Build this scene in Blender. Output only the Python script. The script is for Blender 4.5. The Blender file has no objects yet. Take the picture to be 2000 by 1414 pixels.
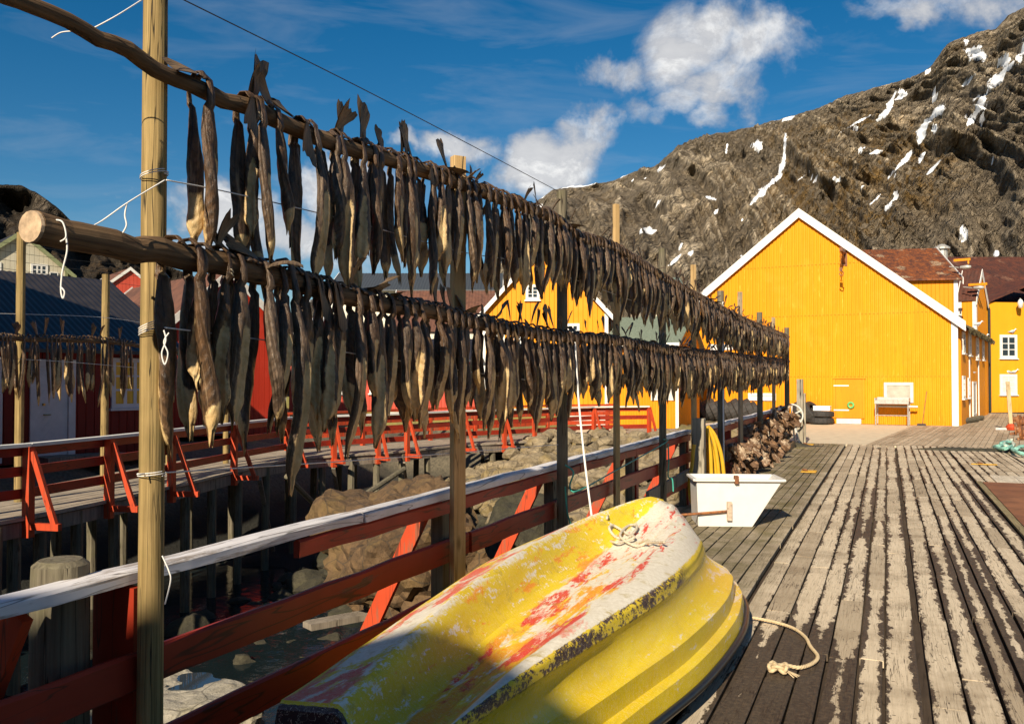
import bpy, bmesh, math, random
from mathutils import Vector, Matrix, noise
random.seed(7)
R = math.radians
# ---------------------------------------------------------------- camera, sky, sun, exposure
scene = bpy.context.scene
F = 1750.0; H = 1.9; YAW = math.atan(733/F); PITCH = math.atan(35/F)
cam = bpy.data.cameras.new('camera'); camo = bpy.data.objects.new('camera', cam)
scene.collection.objects.link(camo); scene.camera = camo
cam.sensor_width = 36; cam.lens = F/2000*36; cam.clip_start = .05; cam.clip_end = 20000
camo.location = (0, 0, H); camo.rotation_euler = (math.pi/2+PITCH, 0, YAW)
CM = camo.rotation_euler.to_matrix()
scene.render.resolution_x = 1024; scene.render.resolution_y = 723
scene.render.engine = 'CYCLES'
scene.view_settings.view_transform = 'Standard'; scene.view_settings.look = 'None'
scene.view_settings.gamma = 1; scene.view_settings.exposure = 0.62
SUN_EL = 30.0
LDIR = Vector((-.03, 1, 0)).normalized()          # the way the light travels, in plan
sd = bpy.data.lights.new('sun', 'SUN'); sd.energy = 5.0; sd.angle = R(.5); sd.color = (1, .875, .68)
so = bpy.data.objects.new('sun', sd); scene.collection.objects.link(so)
ld = Vector((LDIR.x*math.cos(R(SUN_EL)), LDIR.y*math.cos(R(SUN_EL)), -math.sin(R(SUN_EL))))
so.rotation_euler = ld.to_track_quat('-Z', 'Y').to_euler(); so.location = (0, -20, 30)

def ray(px, py):
    v = Vector(((px-1000)/F, -(py-707)/F, -1)); return (CM @ v)
def PZ(px, py, z=0.0):                              # point on a level at height z
    r = ray(px, py); t = (z-H)/r.z; return Vector((r.x*t, r.y*t, z))
def PD(px, py, d):                                  # point at a distance along the view axis
    r = ray(px, py); return Vector((r.x*d, r.y*d, H+r.z*d))
def proj(p):
    v = CM.transposed() @ (Vector(p)-Vector((0, 0, H))); return (1000+F*v.x/-v.z, 707-F*v.y/-v.z, -v.z)
def azel(px, py):
    r = ray(px, py).normalized(); return math.atan2(r.x, r.y), math.asin(r.z)

world = bpy.data.worlds.new('World'); scene.world = world; world.use_nodes = True
wn = world.node_tree; wn.nodes.clear()
class NT:                                           # small node helper
    def __init__(s, nt): s.nt = nt
    def n(s, t, **k):
        o = s.nt.nodes.new(t); ins = k.pop('ins', {})
        for a, b in k.items(): setattr(o, a, b)
        for a, b in ins.items(): s.put(o.inputs[a], b)
        return o
    def put(s, i, v):
        if isinstance(v, bpy.types.NodeSocket): s.nt.links.new(v, i)
        elif isinstance(v, bpy.types.Node): s.nt.links.new(v.outputs[0], i)
        else:
            try: i.default_value = v
            except Exception:
                i.default_value = tuple(v)+(1,) if hasattr(v, '__len__') else (v, v, v)
    def m(s, op, a, b=0, c=0, clamp=False):
        o = s.nt.nodes.new('ShaderNodeMath'); o.operation = op; o.use_clamp = clamp
        s.put(o.inputs[0], a); s.put(o.inputs[1], b); s.put(o.inputs[2], c); return o.outputs[0]
    def vm(s, op, a, b=(0, 0, 0)):
        o = s.nt.nodes.new('ShaderNodeVectorMath'); o.operation = op
        s.put(o.inputs[0], a); s.put(o.inputs[1], b)
        return o.outputs['Value'] if op in ('LENGTH', 'DOT_PRODUCT', 'DISTANCE') else o.outputs[0]
    def mr(s, v, a, b, c=0, d=1, smooth=False):
        o = s.nt.nodes.new('ShaderNodeMapRange')
        if smooth: o.interpolation_type = 'SMOOTHSTEP'
        for i, x in enumerate((v, a, b, c, d)): s.put(o.inputs[i], x)
        return o.outputs[0]
    def mix(s, f, a, b, mode='MIX'):
        o = s.nt.nodes.new('ShaderNodeMix'); o.data_type = 'RGBA'; o.blend_type = mode
        s.put(o.inputs[0], f)
        for i, x in ((6, a), (7, b)):
            if isinstance(x, (tuple, list)) and len(x) == 3: x = tuple(x)+(1,)
            s.put(o.inputs[i], x)
        return o.outputs[2]
    def noise(s, vec, scale, detail=4, rough=.55, dist=0, out=0):
        o = s.nt.nodes.new('ShaderNodeTexNoise'); s.put(o.inputs['Vector'], vec)
        s.put(o.inputs['Scale'], scale); o.inputs['Detail'].default_value = detail
        o.inputs['Roughness'].default_value = rough; o.inputs['Distortion'].default_value = dist
        return o.outputs[out]
    def comb(s, x, y, z):
        o = s.nt.nodes.new('ShaderNodeCombineXYZ')
        for i, v in enumerate((x, y, z)): s.put(o.inputs[i], v)
        return o.outputs[0]
    def sep(s, v):
        o = s.nt.nodes.new('ShaderNodeSeparateXYZ'); s.put(o.inputs[0], v); return o.outputs
N = NT(wn)
sky = N.n('ShaderNodeTexSky'); sky.sky_type = 'NISHITA'; sky.sun_disc = False
sky.sun_elevation = R(SUN_EL); sky.sun_rotation = math.atan2(-LDIR.x, -LDIR.y)
sky.air_density = 1.0; sky.dust_density = 0.1; sky.ozone_density = 3.0
bg = N.n('ShaderNodeBackground'); bg.inputs[1].default_value = .050
tc = N.n('ShaderNodeTexCoord')
dn = N.vm('NORMALIZE', tc.outputs['Generated'])
dx, dy, dz = N.sep(dn)
az = N.m('ARCTAN2', dx, dy); el = N.m('ARCSINE', dz)
ae = N.comb(az, el, 0)
wn1 = N.noise(dn, 5, 3, .6, 0, 1)
warp = N.vm('SCALE', N.vm('SUBTRACT', wn1, (.5, .5, .5))); warp.node.inputs['Scale'].default_value = .10
wn2 = N.noise(dn, 22, 4, .6, 0, 1)
warp2 = N.vm('SCALE', N.vm('SUBTRACT', wn2, (.5, .5, .5))); warp2.node.inputs['Scale'].default_value = .05
aew = N.vm('ADD', N.vm('ADD', ae, warp), warp2)
# clouds stand at fixed directions of the sky: (image x, y) only names the direction, half sizes in px
blobs = [(1340, 105, 150, 105, 1.05), (1490, 105, 130, 85, 1.05), (1200, 155, 85, 55, .9), (1420, 175, 110, 85, 1), (1270, 235, 90, 45, .85), (1330, 200, 90, 60, .9),
         (1400, 245, 75, 45, .85), (1140, 270, 100, 62, 1), (1030, 310, 110, 70, 1), (1110, 325, 95, 65, 1), (870, 290, 110, 45, 1.0), (640, 360, 130, 65, 1.2), (770, 285, 50, 25, .9),
         (440, 400, 120, 70, 1.3), (560, 440, 120, 60, 1.15), (1800, 20, 150, 45, .9), (1960, 10, 160, 50, .8), (400, 480, 90, 26, .9), (700, 480, 120, 60, .7),
         (225, 372, 35, 12, .5), (1500, 190, 40, 25, .5)]
dens = None
for (bx, by, wx, wy, a) in blobs:
    A, E = azel(bx, by)
    q = N.vm('MULTIPLY', N.vm('SUBTRACT', aew, (A, E, 0)), (F/wx*1.08, F/wy*1.1, 0))
    v = N.mr(N.vm('LENGTH', q), 1.5, .25, 0, a, True)
    dens = v if dens is None else N.m('MAXIMUM', dens, v)
cn = N.noise(dn, 9, 10, .66, .35)
cn2 = N.noise(N.vm('ADD', dn, (.004, 0, .014)), 9, 10, .66, .35)
far_mask = N.mr(N.m('ABSOLUTE', N.m('SUBTRACT', az, -YAW)), .75, 1.1, 0, 1, True)
extra = N.m('MULTIPLY', far_mask, N.mr(N.noise(dn, 3, 3), .5, .62, 0, .8))
dens = N.m('MAXIMUM', dens, extra)
raw = N.m('ADD', dens, N.m('MULTIPLY', N.m('SUBTRACT', cn, .5), 2.3))
alpha = N.mr(raw, .34, 1.12, 0, .93, True)
shade = N.mr(N.m('SUBTRACT', cn2, cn), -.02, .06, 0, 1)
body = N.mr(raw, .6, 1.5, 0, 1)
ccol = N.mix(N.m('MULTIPLY', N.m('ADD', shade, body), .5), (6.2, 6.3, 6.7), (14.5, 14.3, 13.8))
wisp = N.mr(N.noise(N.vm('MULTIPLY', dn, (3, 3, 14)), 1.6, 5, .6, .6), .50, .8, 0, .22)
skc = N.n('ShaderNodeHueSaturation', ins={'Hue': .497, 'Saturation': 1.42, 'Value': 1.0, 'Color': sky.outputs[0]})
c1 = N.mix(wisp, skc.outputs[0], (7, 7.4, 8))
c2 = N.mix(alpha, c1, ccol)
wn.links.new(c2, bg.inputs[0])
N.n('ShaderNodeOutputWorld', ins={'Surface': bg})

# ---------------------------------------------------------------- materials
MATS = {}
def mat(name):
    if name in MATS: return MATS[name], None, None, None
    m = bpy.data.materials.new(name); m.use_nodes = True; nt = m.node_tree; nt.nodes.clear()
    k = NT(nt); b = k.n('ShaderNodeBsdfPrincipled'); o = k.n('ShaderNodeOutputMaterial', ins={'Surface': b})
    MATS[name] = m; return m, k, b, o
def bump(k, b, h, strength=.4, dist=.01):
    n = k.n('ShaderNodeBump', ins={'Height': h, 'Strength': strength, 'Distance': dist}); k.put(b.inputs['Normal'], n)
def simple(name, col, rough=.6, metal=0, var=.25, scale=12, bumpv=.15, stretch=(1, 1, 1), spec=.5):
    m, k, b, o = mat(name)
    if k is None: return m
    co = k.vm('MULTIPLY', k.n('ShaderNodeTexCoord').outputs['Object'], stretch)
    n = k.noise(co, scale, 5, .6)
    c = k.mix(k.mr(n, .3, .7), tuple(x*(1-var) for x in col), tuple(min(1, x*(1+var)) for x in col))
    k.put(b.inputs['Base Color'], c); b.inputs['Roughness'].default_value = rough; b.inputs['Metallic'].default_value = metal
    b.inputs['Specular IOR Level'].default_value = spec
    if bumpv: bump(k, b, n, bumpv, .01)
    return m
def wood(name, c1, c2, axis=2, dark=(.03, .022, .015), crack=.35, moss=0, rough=.8, grain=22):
    m, k, b, o = mat(name)
    if k is None: return m
    s = [grain]*3; s[axis] = 1.3
    tco = k.n('ShaderNodeTexCoord').outputs['Object']
    rnd = k.n('ShaderNodeObjectInfo').outputs['Random']
    co = k.vm('ADD', k.vm('MULTIPLY', tco, s), k.comb(k.m('MULTIPLY', rnd, 40), rnd, k.m('MULTIPLY', rnd, 17)))
    n = k.noise(co, 1, 6, .65, .4)
    n2 = k.noise(tco, 2.2, 4, .6)
    c = k.mix(k.mr(n, .28, .72), c1, c2)
    c = k.mix(k.mr(n2, .45, .7, 0, .45), c, tuple(x*.55 for x in c1))
    cn_ = k.noise(k.vm('MULTIPLY', co, (.8, .8, .8)), 1, 2, .45, .3); cm_ = k.noise(k.vm('ADD', k.vm('MULTIPLY', co, (.35, .35, .9)), (9, 9, 9)), 1, 3, .5)
    cr = k.m('MULTIPLY', k.mr(k.m('ABSOLUTE', k.m('SUBTRACT', cn_, .5)), .022, .006), k.mr(cm_, .42, .56, 0, min(1, crack*1.9)))
    kn = k.n('ShaderNodeTexVoronoi', ins={'Vector': k.vm('MULTIPLY', k.vm('ADD', tco, k.comb(rnd, rnd, rnd)), tuple(4.5 if i != axis else 1.6 for i in range(3))), 'Scale': 1.0}).outputs['Distance']
    c = k.mix(k.mr(kn, .11, .05, 0, .75), c, tuple(x*.35 for x in c1))
    c = k.mix(cr, c, dark)
    if moss:
        c = k.mix(k.mr(k.noise(tco, 5, 5, .7), .5, .72, 0, moss), c, (.12, .13, .03))
    k.put(b.inputs['Base Color'], c); b.inputs['Roughness'].default_value = rough
    b.inputs['Specular IOR Level'].default_value = .25
    bump(k, b, k.m('SUBTRACT', n, k.m('MULTIPLY', cr, 1.2)), .55, .006)
    return m
def painted(name, base, under, wear=.35, axis=2, rough=.6, grain=14, dirt=.25):
    """paint over wood, worn through in streaks along the grain"""
    m, k, b, o = mat(name)
    if k is None: return m
    s = [grain]*3; s[axis] = 1.1
    tco = k.n('ShaderNodeTexCoord').outputs['Object']
    n = k.noise(k.vm('MULTIPLY', tco, s), 1, 7, .7, .3); n2 = k.noise(tco, 3, 4, .6)
    gq = k.noise(k.vm('MULTIPLY', tco, tuple(x*.7 for x in s)), 1, 2, .45, .3); gl = k.mr(k.m('ABSOLUTE', k.m('SUBTRACT', gq, .5)), .014, .004, 0, .75)
    f = k.mr(k.m('ADD', k.m('MULTIPLY', n, .7), k.m('MULTIPLY', n2, .3)), .62-wear*.25, .66-wear*.2)
    c = k.mix(k.mr(n2, .35, .7), tuple(x*(1-dirt) for x in base), base)
    c = k.mix(f, c, under)
    c = k.mix(gl, c, tuple(x*.25 for x in under))
    c = k.mix(k.mr(n, .45, .62, 0, .3), c, tuple(x*.6 for x in base))
    k.put(b.inputs['Base Color'], c); b.inputs['Roughness'].default_value = rough
    b.inputs['Specular IOR Level'].default_value = .3
    bump(k, b, k.m('SUBTRACT', n, f), .35, .004)
    return m

# ---------------------------------------------------------------- mesh helpers
COL = scene.collection
OFF = {}
class MB:
    def __init__(s): s.v = []; s.f = []; s.attr = {}
    def add(s, vs, fs):
        b = len(s.v); s.v += [Vector(x) for x in vs]; s.f += [tuple(i+b for i in f) for f in fs]; return b
    def box(s, c, sz, rz=0.0, taper=1.0):
        x, y, z = sz[0]/2, sz[1]/2, sz[2]/2; M = Matrix.Rotation(rz, 3, 'Z'); c = Vector(c)
        vs = [c+M@Vector((i*x*(taper if k > 0 else 1), j*y*(taper if k > 0 else 1), k*z)) for k in (-1, 1) for i, j in ((-1, -1), (1, -1), (1, 1), (-1, 1))]
        s.add(vs, [(3, 2, 1, 0), (4, 5, 6, 7), (0, 1, 5, 4), (1, 2, 6, 5), (2, 3, 7, 6), (3, 0, 4, 7)])
    def beam(s, p, q, w, h, up=(0, 0, 1), seg=1, wob=0.0):
        """a bar from p to q, w wide across and h high towards up"""
        p = Vector(p); q = Vector(q); d = (q-p).normalized(); up = Vector(up)
        x = d.cross(up)
        if x.length < 1e-4: x = d.cross(Vector((0, 1, 0)))
        x.normalize(); u = x.cross(d).normalized()
        vs = []
        for i in range(seg+1):
            c = p.lerp(q, i/seg)
            if wob and 0 < i < seg: c = c+x*random.uniform(-wob, wob)+u*random.uniform(-wob, wob)
            vs += [c+x*(a*w/2)+u*(b*h/2) for a, b in ((-1, -1), (1, -1), (1, 1), (-1, 1))]
        fs = [(3, 2, 1, 0), tuple(4*seg+i for i in range(4))]
        for i in range(seg):
            for j in range(4): fs.append((4*i+j, 4*i+(j+1) % 4, 4*i+4+(j+1) % 4, 4*i+4+j))
        s.add(vs, fs)
    def tube(s, pts, rad, n=8, cap=True, jitter=0.0):
        pts = [Vector(p) for p in pts]; m = len(pts)
        rad = rad if hasattr(rad, '__len__') else [rad]*m
        d0 = (pts[1]-pts[0]).normalized(); a = d0.orthogonal().normalized(); vs = []
        for i, p in enumerate(pts):
            d = (pts[min(i+1, m-1)]-pts[max(i-1, 0)])
            if d.length < 1e-9: d = d0
            d.normalize(); a = (a-d*a.dot(d)).normalized(); b = d.cross(a)
            for j in range(n):
                t = 2*math.pi*j/n; r = rad[i]*(1+random.uniform(-jitter, jitter)); vs.append(p+a*math.cos(t)*r+b*math.sin(t)*r)
        fs = [(i*n+j, i*n+(j+1) % n, (i+1)*n+(j+1) % n, (i+1)*n+j) for i in range(m-1) for j in range(n)]
        if cap: fs += [tuple(range(n))[::-1], tuple((m-1)*n+j for j in range(n))]
        s.add(vs, fs)
    def grid(s, rows, close=False):
        b = len(s.v); m = len(rows[0])
        for r in rows: s.v += [Vector(p) for p in r]
        for i in range(len(rows)-1):
            for j in range(m if close else m-1):
                s.f.append((b+i*m+j, b+i*m+(j+1) % m, b+(i+1)*m+(j+1) % m, b+(i+1)*m+j))
    def prism(s, poly, ext):
        """poly: 3D outline, ext: extrusion vector"""
        n = len(poly); e = Vector(ext); p = [Vector(x) for x in poly]
        s.add(p+[x+e for x in p], [tuple(range(n))[::-1], tuple(range(n, 2*n))]+[(i, (i+1) % n, n+(i+1) % n, n+i) for i in range(n)])
    def lathe(s, prof, c, axis=(0, 0, 1), n=24, close=False):
        c = Vector(c); ax = Vector(axis).normalized(); a = ax.orthogonal().normalized(); b = ax.cross(a); rows = []
        for r, z in prof:
            rows.append([c+ax*z+(a*math.cos(2*math.pi*j/n)+b*math.sin(2*math.pi*j/n))*r for j in range(n)])
        if close: rows.append(rows[0])
        s.grid(rows, True)
    def mesh(s, name, m, off=(0, 0, 0), smooth=False):
        me = bpy.data.meshes.new(name); o = Vector(off)
        me.from_pydata([v-o for v in s.v], [], s.f); me.materials.append(m)
        for an, vals in s.attr.items():
            at = me.attributes.new(an, 'FLOAT', 'POINT'); at.data.foreach_set('value', vals)
        bm = bmesh.new(); bm.from_mesh(me); bmesh.ops.recalc_face_normals(bm, faces=bm.faces); bm.to_mesh(me); bm.free()
        if smooth:
            me.polygons.foreach_set('use_smooth', [True]*len(me.polygons))
            if smooth == 'angle':
                bm = bmesh.new(); bm.from_mesh(me)
                for e in bm.edges:
                    if len(e.link_faces) == 2 and e.calc_face_angle(0) > .5: e.smooth = False
                bm.to_mesh(me); bm.free()
        me.update(); return me
    def build(s, name, m, parent=None, loc=None, smooth=False, bevel=0.0):
        off = OFF[parent.name] if parent else Vector(loc if loc is not None else (0, 0, 0))
        me = s.mesh(name, m, off, smooth)
        o = bpy.data.objects.new(name, me); COL.objects.link(o)
        if parent: o.parent = parent
        else: o.location = off
        OFF[o.name] = Vector(off)
        if bevel:
            b = o.modifiers.new('bevel', 'BEVEL'); b.width = bevel; b.segments = 2; b.limit_method = 'ANGLE'
        return o
def tag(o, label=None, cat=None, group=None, kind=None):
    if label: o['label'] = label
    if cat: o['category'] = cat
    if group: o['group'] = group
    if kind: o['kind'] = kind
    return o
def thing(name, label, cat, loc=(0, 0, 0), group=None):
    o = bpy.data.objects.new(name, None); COL.objects.link(o); o.location = loc; o.empty_display_size = .2
    OFF[o.name] = Vector(loc); return tag(o, label, cat, group)
def lerp_poly(pts, n):
    """resample a polyline to n+1 points, smooth (Catmull-Rom)"""
    pts = [Vector(p) for p in pts]; m = len(pts)-1; out = []
    for i in range(n+1):
        t = i/n*m; k = min(int(t), m-1); u = t-k
        p0 = pts[max(k-1, 0)]; p1 = pts[k]; p2 = pts[k+1]; p3 = pts[min(k+2, m)]
        out.append(.5*((2*p1)+(p2-p0)*u+(2*p0-5*p1+4*p2-p3)*u*u+(3*p1-p0-3*p2+p3)*u**3))
    return out
def interp(x, xs, ys):
    if x <= xs[0]: return ys[0]
    for i in range(1, len(xs)):
        if x <= xs[i]: return ys[i-1]+(ys[i]-ys[i-1])*(x-xs[i-1])/(xs[i]-xs[i-1])
    return ys[-1]
def sst(a, b, x):
    t = min(1, max(0, (x-a)/(b-a))); return t*t*(3-2*t)
def fbm(p, o=5): return noise.fractal(Vector(p), .9, 2.1, o)
# ================================================================ GROUND, DECKS, WATER
def deck_material(name, tar=1.0, c1=(.46, .37, .255), c2=(.72, .60, .44), big=True):
    m, k, b, o = mat(name)
    co = k.n('ShaderNodeTexCoord').outputs['Object']
    r = k.n('ShaderNodeAttribute', attribute_name='rnd').outputs['Fac']
    u = k.n('ShaderNodeAttribute', attribute_name='u').outputs['Fac']
    l = k.n('ShaderNodeAttribute', attribute_name='l').outputs['Fac']
    x, y, z = k.sep(co)
    along = k.comb(k.m('MULTIPLY', x, 1), k.m('MULTIPLY', l, 1), k.m('MULTIPLY', r, 9))
    gr = k.noise(k.vm('MULTIPLY', k.comb(u, l, r), (7, 1.4, 31)), 1.6, 8, .7, .4)
    c = k.mix(k.mr(gr, .28, .72), c1, c2)
    c = k.mix(k.mr(r, 0, .5, .6, 0), c, (.25, .185, .115)); c = k.mix(k.mr(r, .6, 1, 0, .5), c, (.62, .50, .35))
    c = k.mix(k.mr(k.noise(co, 1.3, 5, .65), .48, .7, 0, .6), c, (.17, .12, .07))
    c = k.mix(k.mr(k.noise(co, 55, 3, .6), .66, .72, 0, .5), c, (.09, .06, .035))
    # worn tar and dirt: thicker towards plank edges, in long tongues
    ed = k.m('ABSOLUTE', k.m('SUBTRACT', u, .5))
    tn = k.noise(k.vm('MULTIPLY', along, (2.8, .62, .9)), 1.0, 6, .62, .5)
    tf = k.noise(k.vm('MULTIPLY', along, (14, 5.5, 1)), 1.0, 5, .7)
    zone = k.n('ShaderNodeAttribute', attribute_name='zone').outputs['Fac']
    v = k.m('ADD', k.m('ADD', k.m('MULTIPLY', tn, .86), k.m('MULTIPLY', ed, .88)), k.m('MULTIPLY', k.m('SUBTRACT', tf, .5), .9))
    v = k.m('ADD', v, k.m('MULTIPLY', k.m('SUBTRACT', r, .5), .18))
    v = k.m('ADD', v, zone)
    f = k.mr(v, .90, .96, 0, .94*tar)
    tarc = k.mix(k.mr(k.noise(co, 30, 5, .7), .4, .75), (.022, .014, .010), (.10, .068, .042))
    c = k.mix(f, c, tarc)
    ck = k.noise(k.vm('MULTIPLY', k.comb(u, l, r), (4.5, .9, 23)), 1.3, 3, .5, .5); cf = k.mr(k.m('ABSOLUTE', k.m('SUBTRACT', ck, .5)), .016, .004)
    cf = k.m('MULTIPLY', cf, k.mr(k.noise(along, .9, 3), .42, .55, 0, .9))
    c = k.mix(cf, c, (.035, .022, .014))
    c = k.mix(k.mr(k.noise(k.comb(k.m('MULTIPLY', u, 9), k.m('MULTIPLY', l, 3), r), 2.0, 6, .75), .56, .64, 0, .5), c, (.13, .085, .05))
    # nails in pairs
    nail = k.m('LESS_THAN', k.vm('LENGTH', k.comb(k.m('MULTIPLY', k.m('SUBTRACT', k.m('ABSOLUTE', k.m('SUBTRACT', u, .5)), .28), .19), k.m('SUBTRACT', k.m('FRACT', k.m('DIVIDE', l, .62)), .5), 0)), .011)
    c = k.mix(k.m('MULTIPLY', nail, .8), c, (.05, .03, .02))
    ms = k.mr(x, -.95, -1.4, 0, 1); c = k.mix(k.m('MULTIPLY', ms, .5), c, (.10, .075, .045))
    c = k.mix(k.m('MULTIPLY', ms, k.mr(k.noise(co, 2.4, 6, .7), .36, .62, 0, .85)), c, (.115, .095, .035))
    rust = k.m('MULTIPLY', k.mr(k.noise(co, .55, 3, .6), .66, .72), .0)
    k.put(b.inputs['Base Color'], c)
    k.put(b.inputs['Roughness'], k.mr(f, 0, 1, .85, .6)); b.inputs['Specular IOR Level'].default_value = .25
    bump(k, b, k.m('ADD', gr, k.m('MULTIPLY', f, .5)), .6, .006)
    return m
deckmat = deck_material('deck_planks')
deckmat2 = deck_material('far_deck_planks', tar=.15, c1=(.36, .28, .19), c2=(.5, .4, .28))
SE = [-1.13, .20, 1.50, 2.85]
def tarzone(x, y):
    z = 0.0
    z += .10*sst(-1.0, -.2, x)*sst(3.2, 2.0, x)
    z += .75*max(0, 1-((x+.62)/.52)**2-((y-5.7)/1.9)**2)       # the big stain by the boat
    z += .30*max(0, 1-((x-.75)/.35)**2-((y-9)/5)**2) + .25*max(0, 1-((x-1.35)/.25)**2-((y-15)/6)**2)
    z += .25*max(0, 1-((x+.35)/.3)**2-((y-14)/4.5)**2)
    z -= .26*sst(-1.0, -1.25, x)
    z -= .35*sst(20, 27, y)*0
    return z
def planks(mb, x0, x1, y0, y1, w, M=None, zone=None, z=0.0, thick=.05, gapw=.014):
    M = M or Matrix.Identity(4)
    x = x0; at = mb.attr
    for a in ('rnd', 'u', 'l', 'zone'): at.setdefault(a, [])
    while x < x1-.02:
        ww = min(w*random.uniform(.86, 1.12), x1-x)
        if x1-(x+ww) < w*.4: ww = x1-x
        y = y0-random.uniform(0, 3); 
        while y < y1:
            ln = random.uniform(1.3, 3.8); ya = max(y, y0); yb = min(y+ln, y1)
            if yb-ya > .05:
                r = random.random(); dz = random.uniform(-.0025, .001); tl = random.uniform(-.0025, .0025)
                xa = x+gapw*random.uniform(.25, .9); xb = x+ww-gapw*random.uniform(.25, .9)
                nseg = max(1, int((yb-ya)/.5)); rows = []
                off = random.uniform(0, 50)
                for i in range(nseg+1):
                    yy = ya+.004+(yb-ya-.008)*i/nseg
                    e1 = random.uniform(-.003, .003); e2 = random.uniform(-.003, .003)
                    xs = [xa+e1, xa+e1+.006, xb-e2-.006, xb-e2]
                    zs = [z-thick, z+dz-tl, z+dz+tl, z-thick]
                    pts = [(xs[0], yy, zs[0]), (xs[0], yy, zs[1]-.004), (xs[1], yy, zs[1]), (xs[2], yy, zs[2]), (xs[3], yy, zs[2]-.004), (xs[3], yy, zs[3])]
                    rows.append([M@Vector(p) for p in pts])
                    at['rnd'] += [r]*6; at['u'] += [0, 0, .03, .97, 1, 1]; at['l'] += [yy+off]*6
                    zn = zone((xa+xb)/2, yy) if zone else 0
                    at['zone'] += [zn]*6
                b0 = len(mb.v); mb.grid(rows)
                n = 6*nseg
                mb.f.append(tuple(b0+i for i in range(6))); mb.f.append(tuple(b0+n+i for i in range(6))[::-1])
            y += ln
        x += ww
deck = MB()
planks(deck, -3.06, SE[0]-.02, -3, 28.4, .145, zone=tarzone)
for a, b_ in zip([SE[0]]+SE[1:3], SE[1:]):
    planks(deck, a+.02, b_-.02, -3, 28.4, .178, zone=tarzone)
planks(deck, SE[3]+.02, 9.5, -3, 28.4, .178, zone=tarzone)
tag(deck.build('deck', deckmat), kind='structure')
AZB = YAW*-1+R(29.7)                                   # the far deck runs square to the warehouse
far = MB(); o_ = PZ(1725, 867); Mf = Matrix.Translation((o_.x, o_.y, 0)) @ Matrix.Rotation(-AZB, 4, 'Z')
# clipped to the quay beyond the main deck: boards start at its end line
def far_planks():
    at = far.attr
    for a in ('rnd', 'u', 'l', 'zone'): at[a] = []
    x = -.4
    while x < 14:
        w = .17; ya = 0
        # where this board meets Y = 28.45
        c, s = math.cos(-AZB), math.sin(-AZB)
        ya = (28.45-o_.y-s*x)/c; yb = 30
        y = ya
        while y < yb:
            ln = min(random.uniform(3, 6), yb-y); r = random.random(); off = random.uniform(0, 50)
            dz = random.uniform(-.004, .002); rows = []
            for i in range(2):
                yy = y+ln*i-.004*i
                rows.append([Mf@Vector(p) for p in ((x+.006, yy, -.04), (x+.006, yy, dz), (x+w-.006, yy, dz), (x+w-.006, yy, -.04))])
                at['rnd'] += [r]*4; at['u'] += [0, .02, .98, 1]; at['l'] += [yy+off]*4; at['zone'] += [0]*4
            far.grid(rows); y += ln
        x += w
far_planks()
tag(far.build('far_deck', deckmat2), kind='structure')
# joist level under the boards, so that gaps are dark
g = MB()
g.box((3.25, 12.7, -.22), (12.5, 31.3, .3))
tag(g.build('deck_framing', wood('dark_beam', (.05, .035, .025), (.09, .065, .045), 1)), kind='structure')
conc = simple('concrete', (.56, .47, .33), .9, var=.14, scale=3, bumpv=.1)
g = MB(); a = PZ(1540, 866); a.y = 28.42
g.prism([(-3.2, 28.42, -.4), (.35, 28.42, -.4), (Mf@Vector((-.4, 12, -.4))).to_tuple(), (Mf@Vector((-.4, 26, -.4))).to_tuple(), (-16, 56, -.4), (-16, 33, -.4), (-9, 30.5, -.4)], (0, 0, .385))
tag(g.build('pavement', conc), kind='structure')
piles = MB()
for y in range(-2, 29, 3):
    for x in (-2.9, -1.0, .9):
        piles.tube([(x, y, -3), (x, y, -.2)], .13, 8)
pl = piles  # deck piles are one substructure of the deck
tag(pl.build('deck_framing', bpy.data.materials['dark_beam']), kind='structure')

# harbour bed, one sheet that reaches the horizon
def bed_h(x, y):
    h = -2.5
    h += 2.15*sst(13, 23, y)*(sst(-14, -8, x)*.6+.4)
    h += .35*sst(23, 27, y)
    h += .8*sst(-7, -5, x)*sst(7, 10, y)*sst(19, 14, y)*.6
    if x < -14: h = max(h, -2.5+2.4*sst(-13.5, -17, x)+sst(-20, -60, x)*3)
    if y > 27: h = max(h, -.55+1.1*sst(27, 33, y)*sst(-.30, -.37, x/y)) if x < -3 else h
    if y > 27.2 and x > -4.2: h = -.9
    if y < 26 and x > -3: h = -2.6
    return h
grd = MB(); rows = []
ys = [-4+.45*i for i in range(90)]+[37+2*i for i in range(14)]+[66, 70, 80, 100, 150, 300, 900, 4000]
xs = [-4000, -900, -300, -150, -90, -60, -45]+[-40+2*i for i in range(10)]+[-20.5+.45*i for i in range(48)]+[1.5+3*i for i in range(8)]+[28, 34, 45, 70, 150, 400, 1500, 6000]
for y in [-6000, -800, -100, -20]+ys:
    r = []
    for x in xs:
        z = bed_h(x, y)+(.22*fbm((x*.55, y*.55, 0), 4)+.10*fbm((x*2, y*2, 3), 3) if abs(x) < 60 and y < 60 and not (y > 28 and x > -4) else 0)
        r.append((x, y, z))
    rows.append(r)
grd.grid(rows)
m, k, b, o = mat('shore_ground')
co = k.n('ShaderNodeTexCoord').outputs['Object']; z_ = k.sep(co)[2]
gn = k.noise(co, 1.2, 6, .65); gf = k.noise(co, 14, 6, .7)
c = k.mix(k.mr(gf, .3, .7), (.05, .042, .028), (.17, .14, .09)); c = k.mix(k.mr(z_, -1.0, -1.5), c, (.018, .017, .012))  # bed colour darkened low down, standing in for the inlet's shade
c = k.mix(k.mr(k.m('ADD', z_, k.m('MULTIPLY', gn, .6)), .25, .6), c, k.mix(k.mr(gf, .35, .65), (.20, .17, .035), (.34, .29, .07)))
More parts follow.
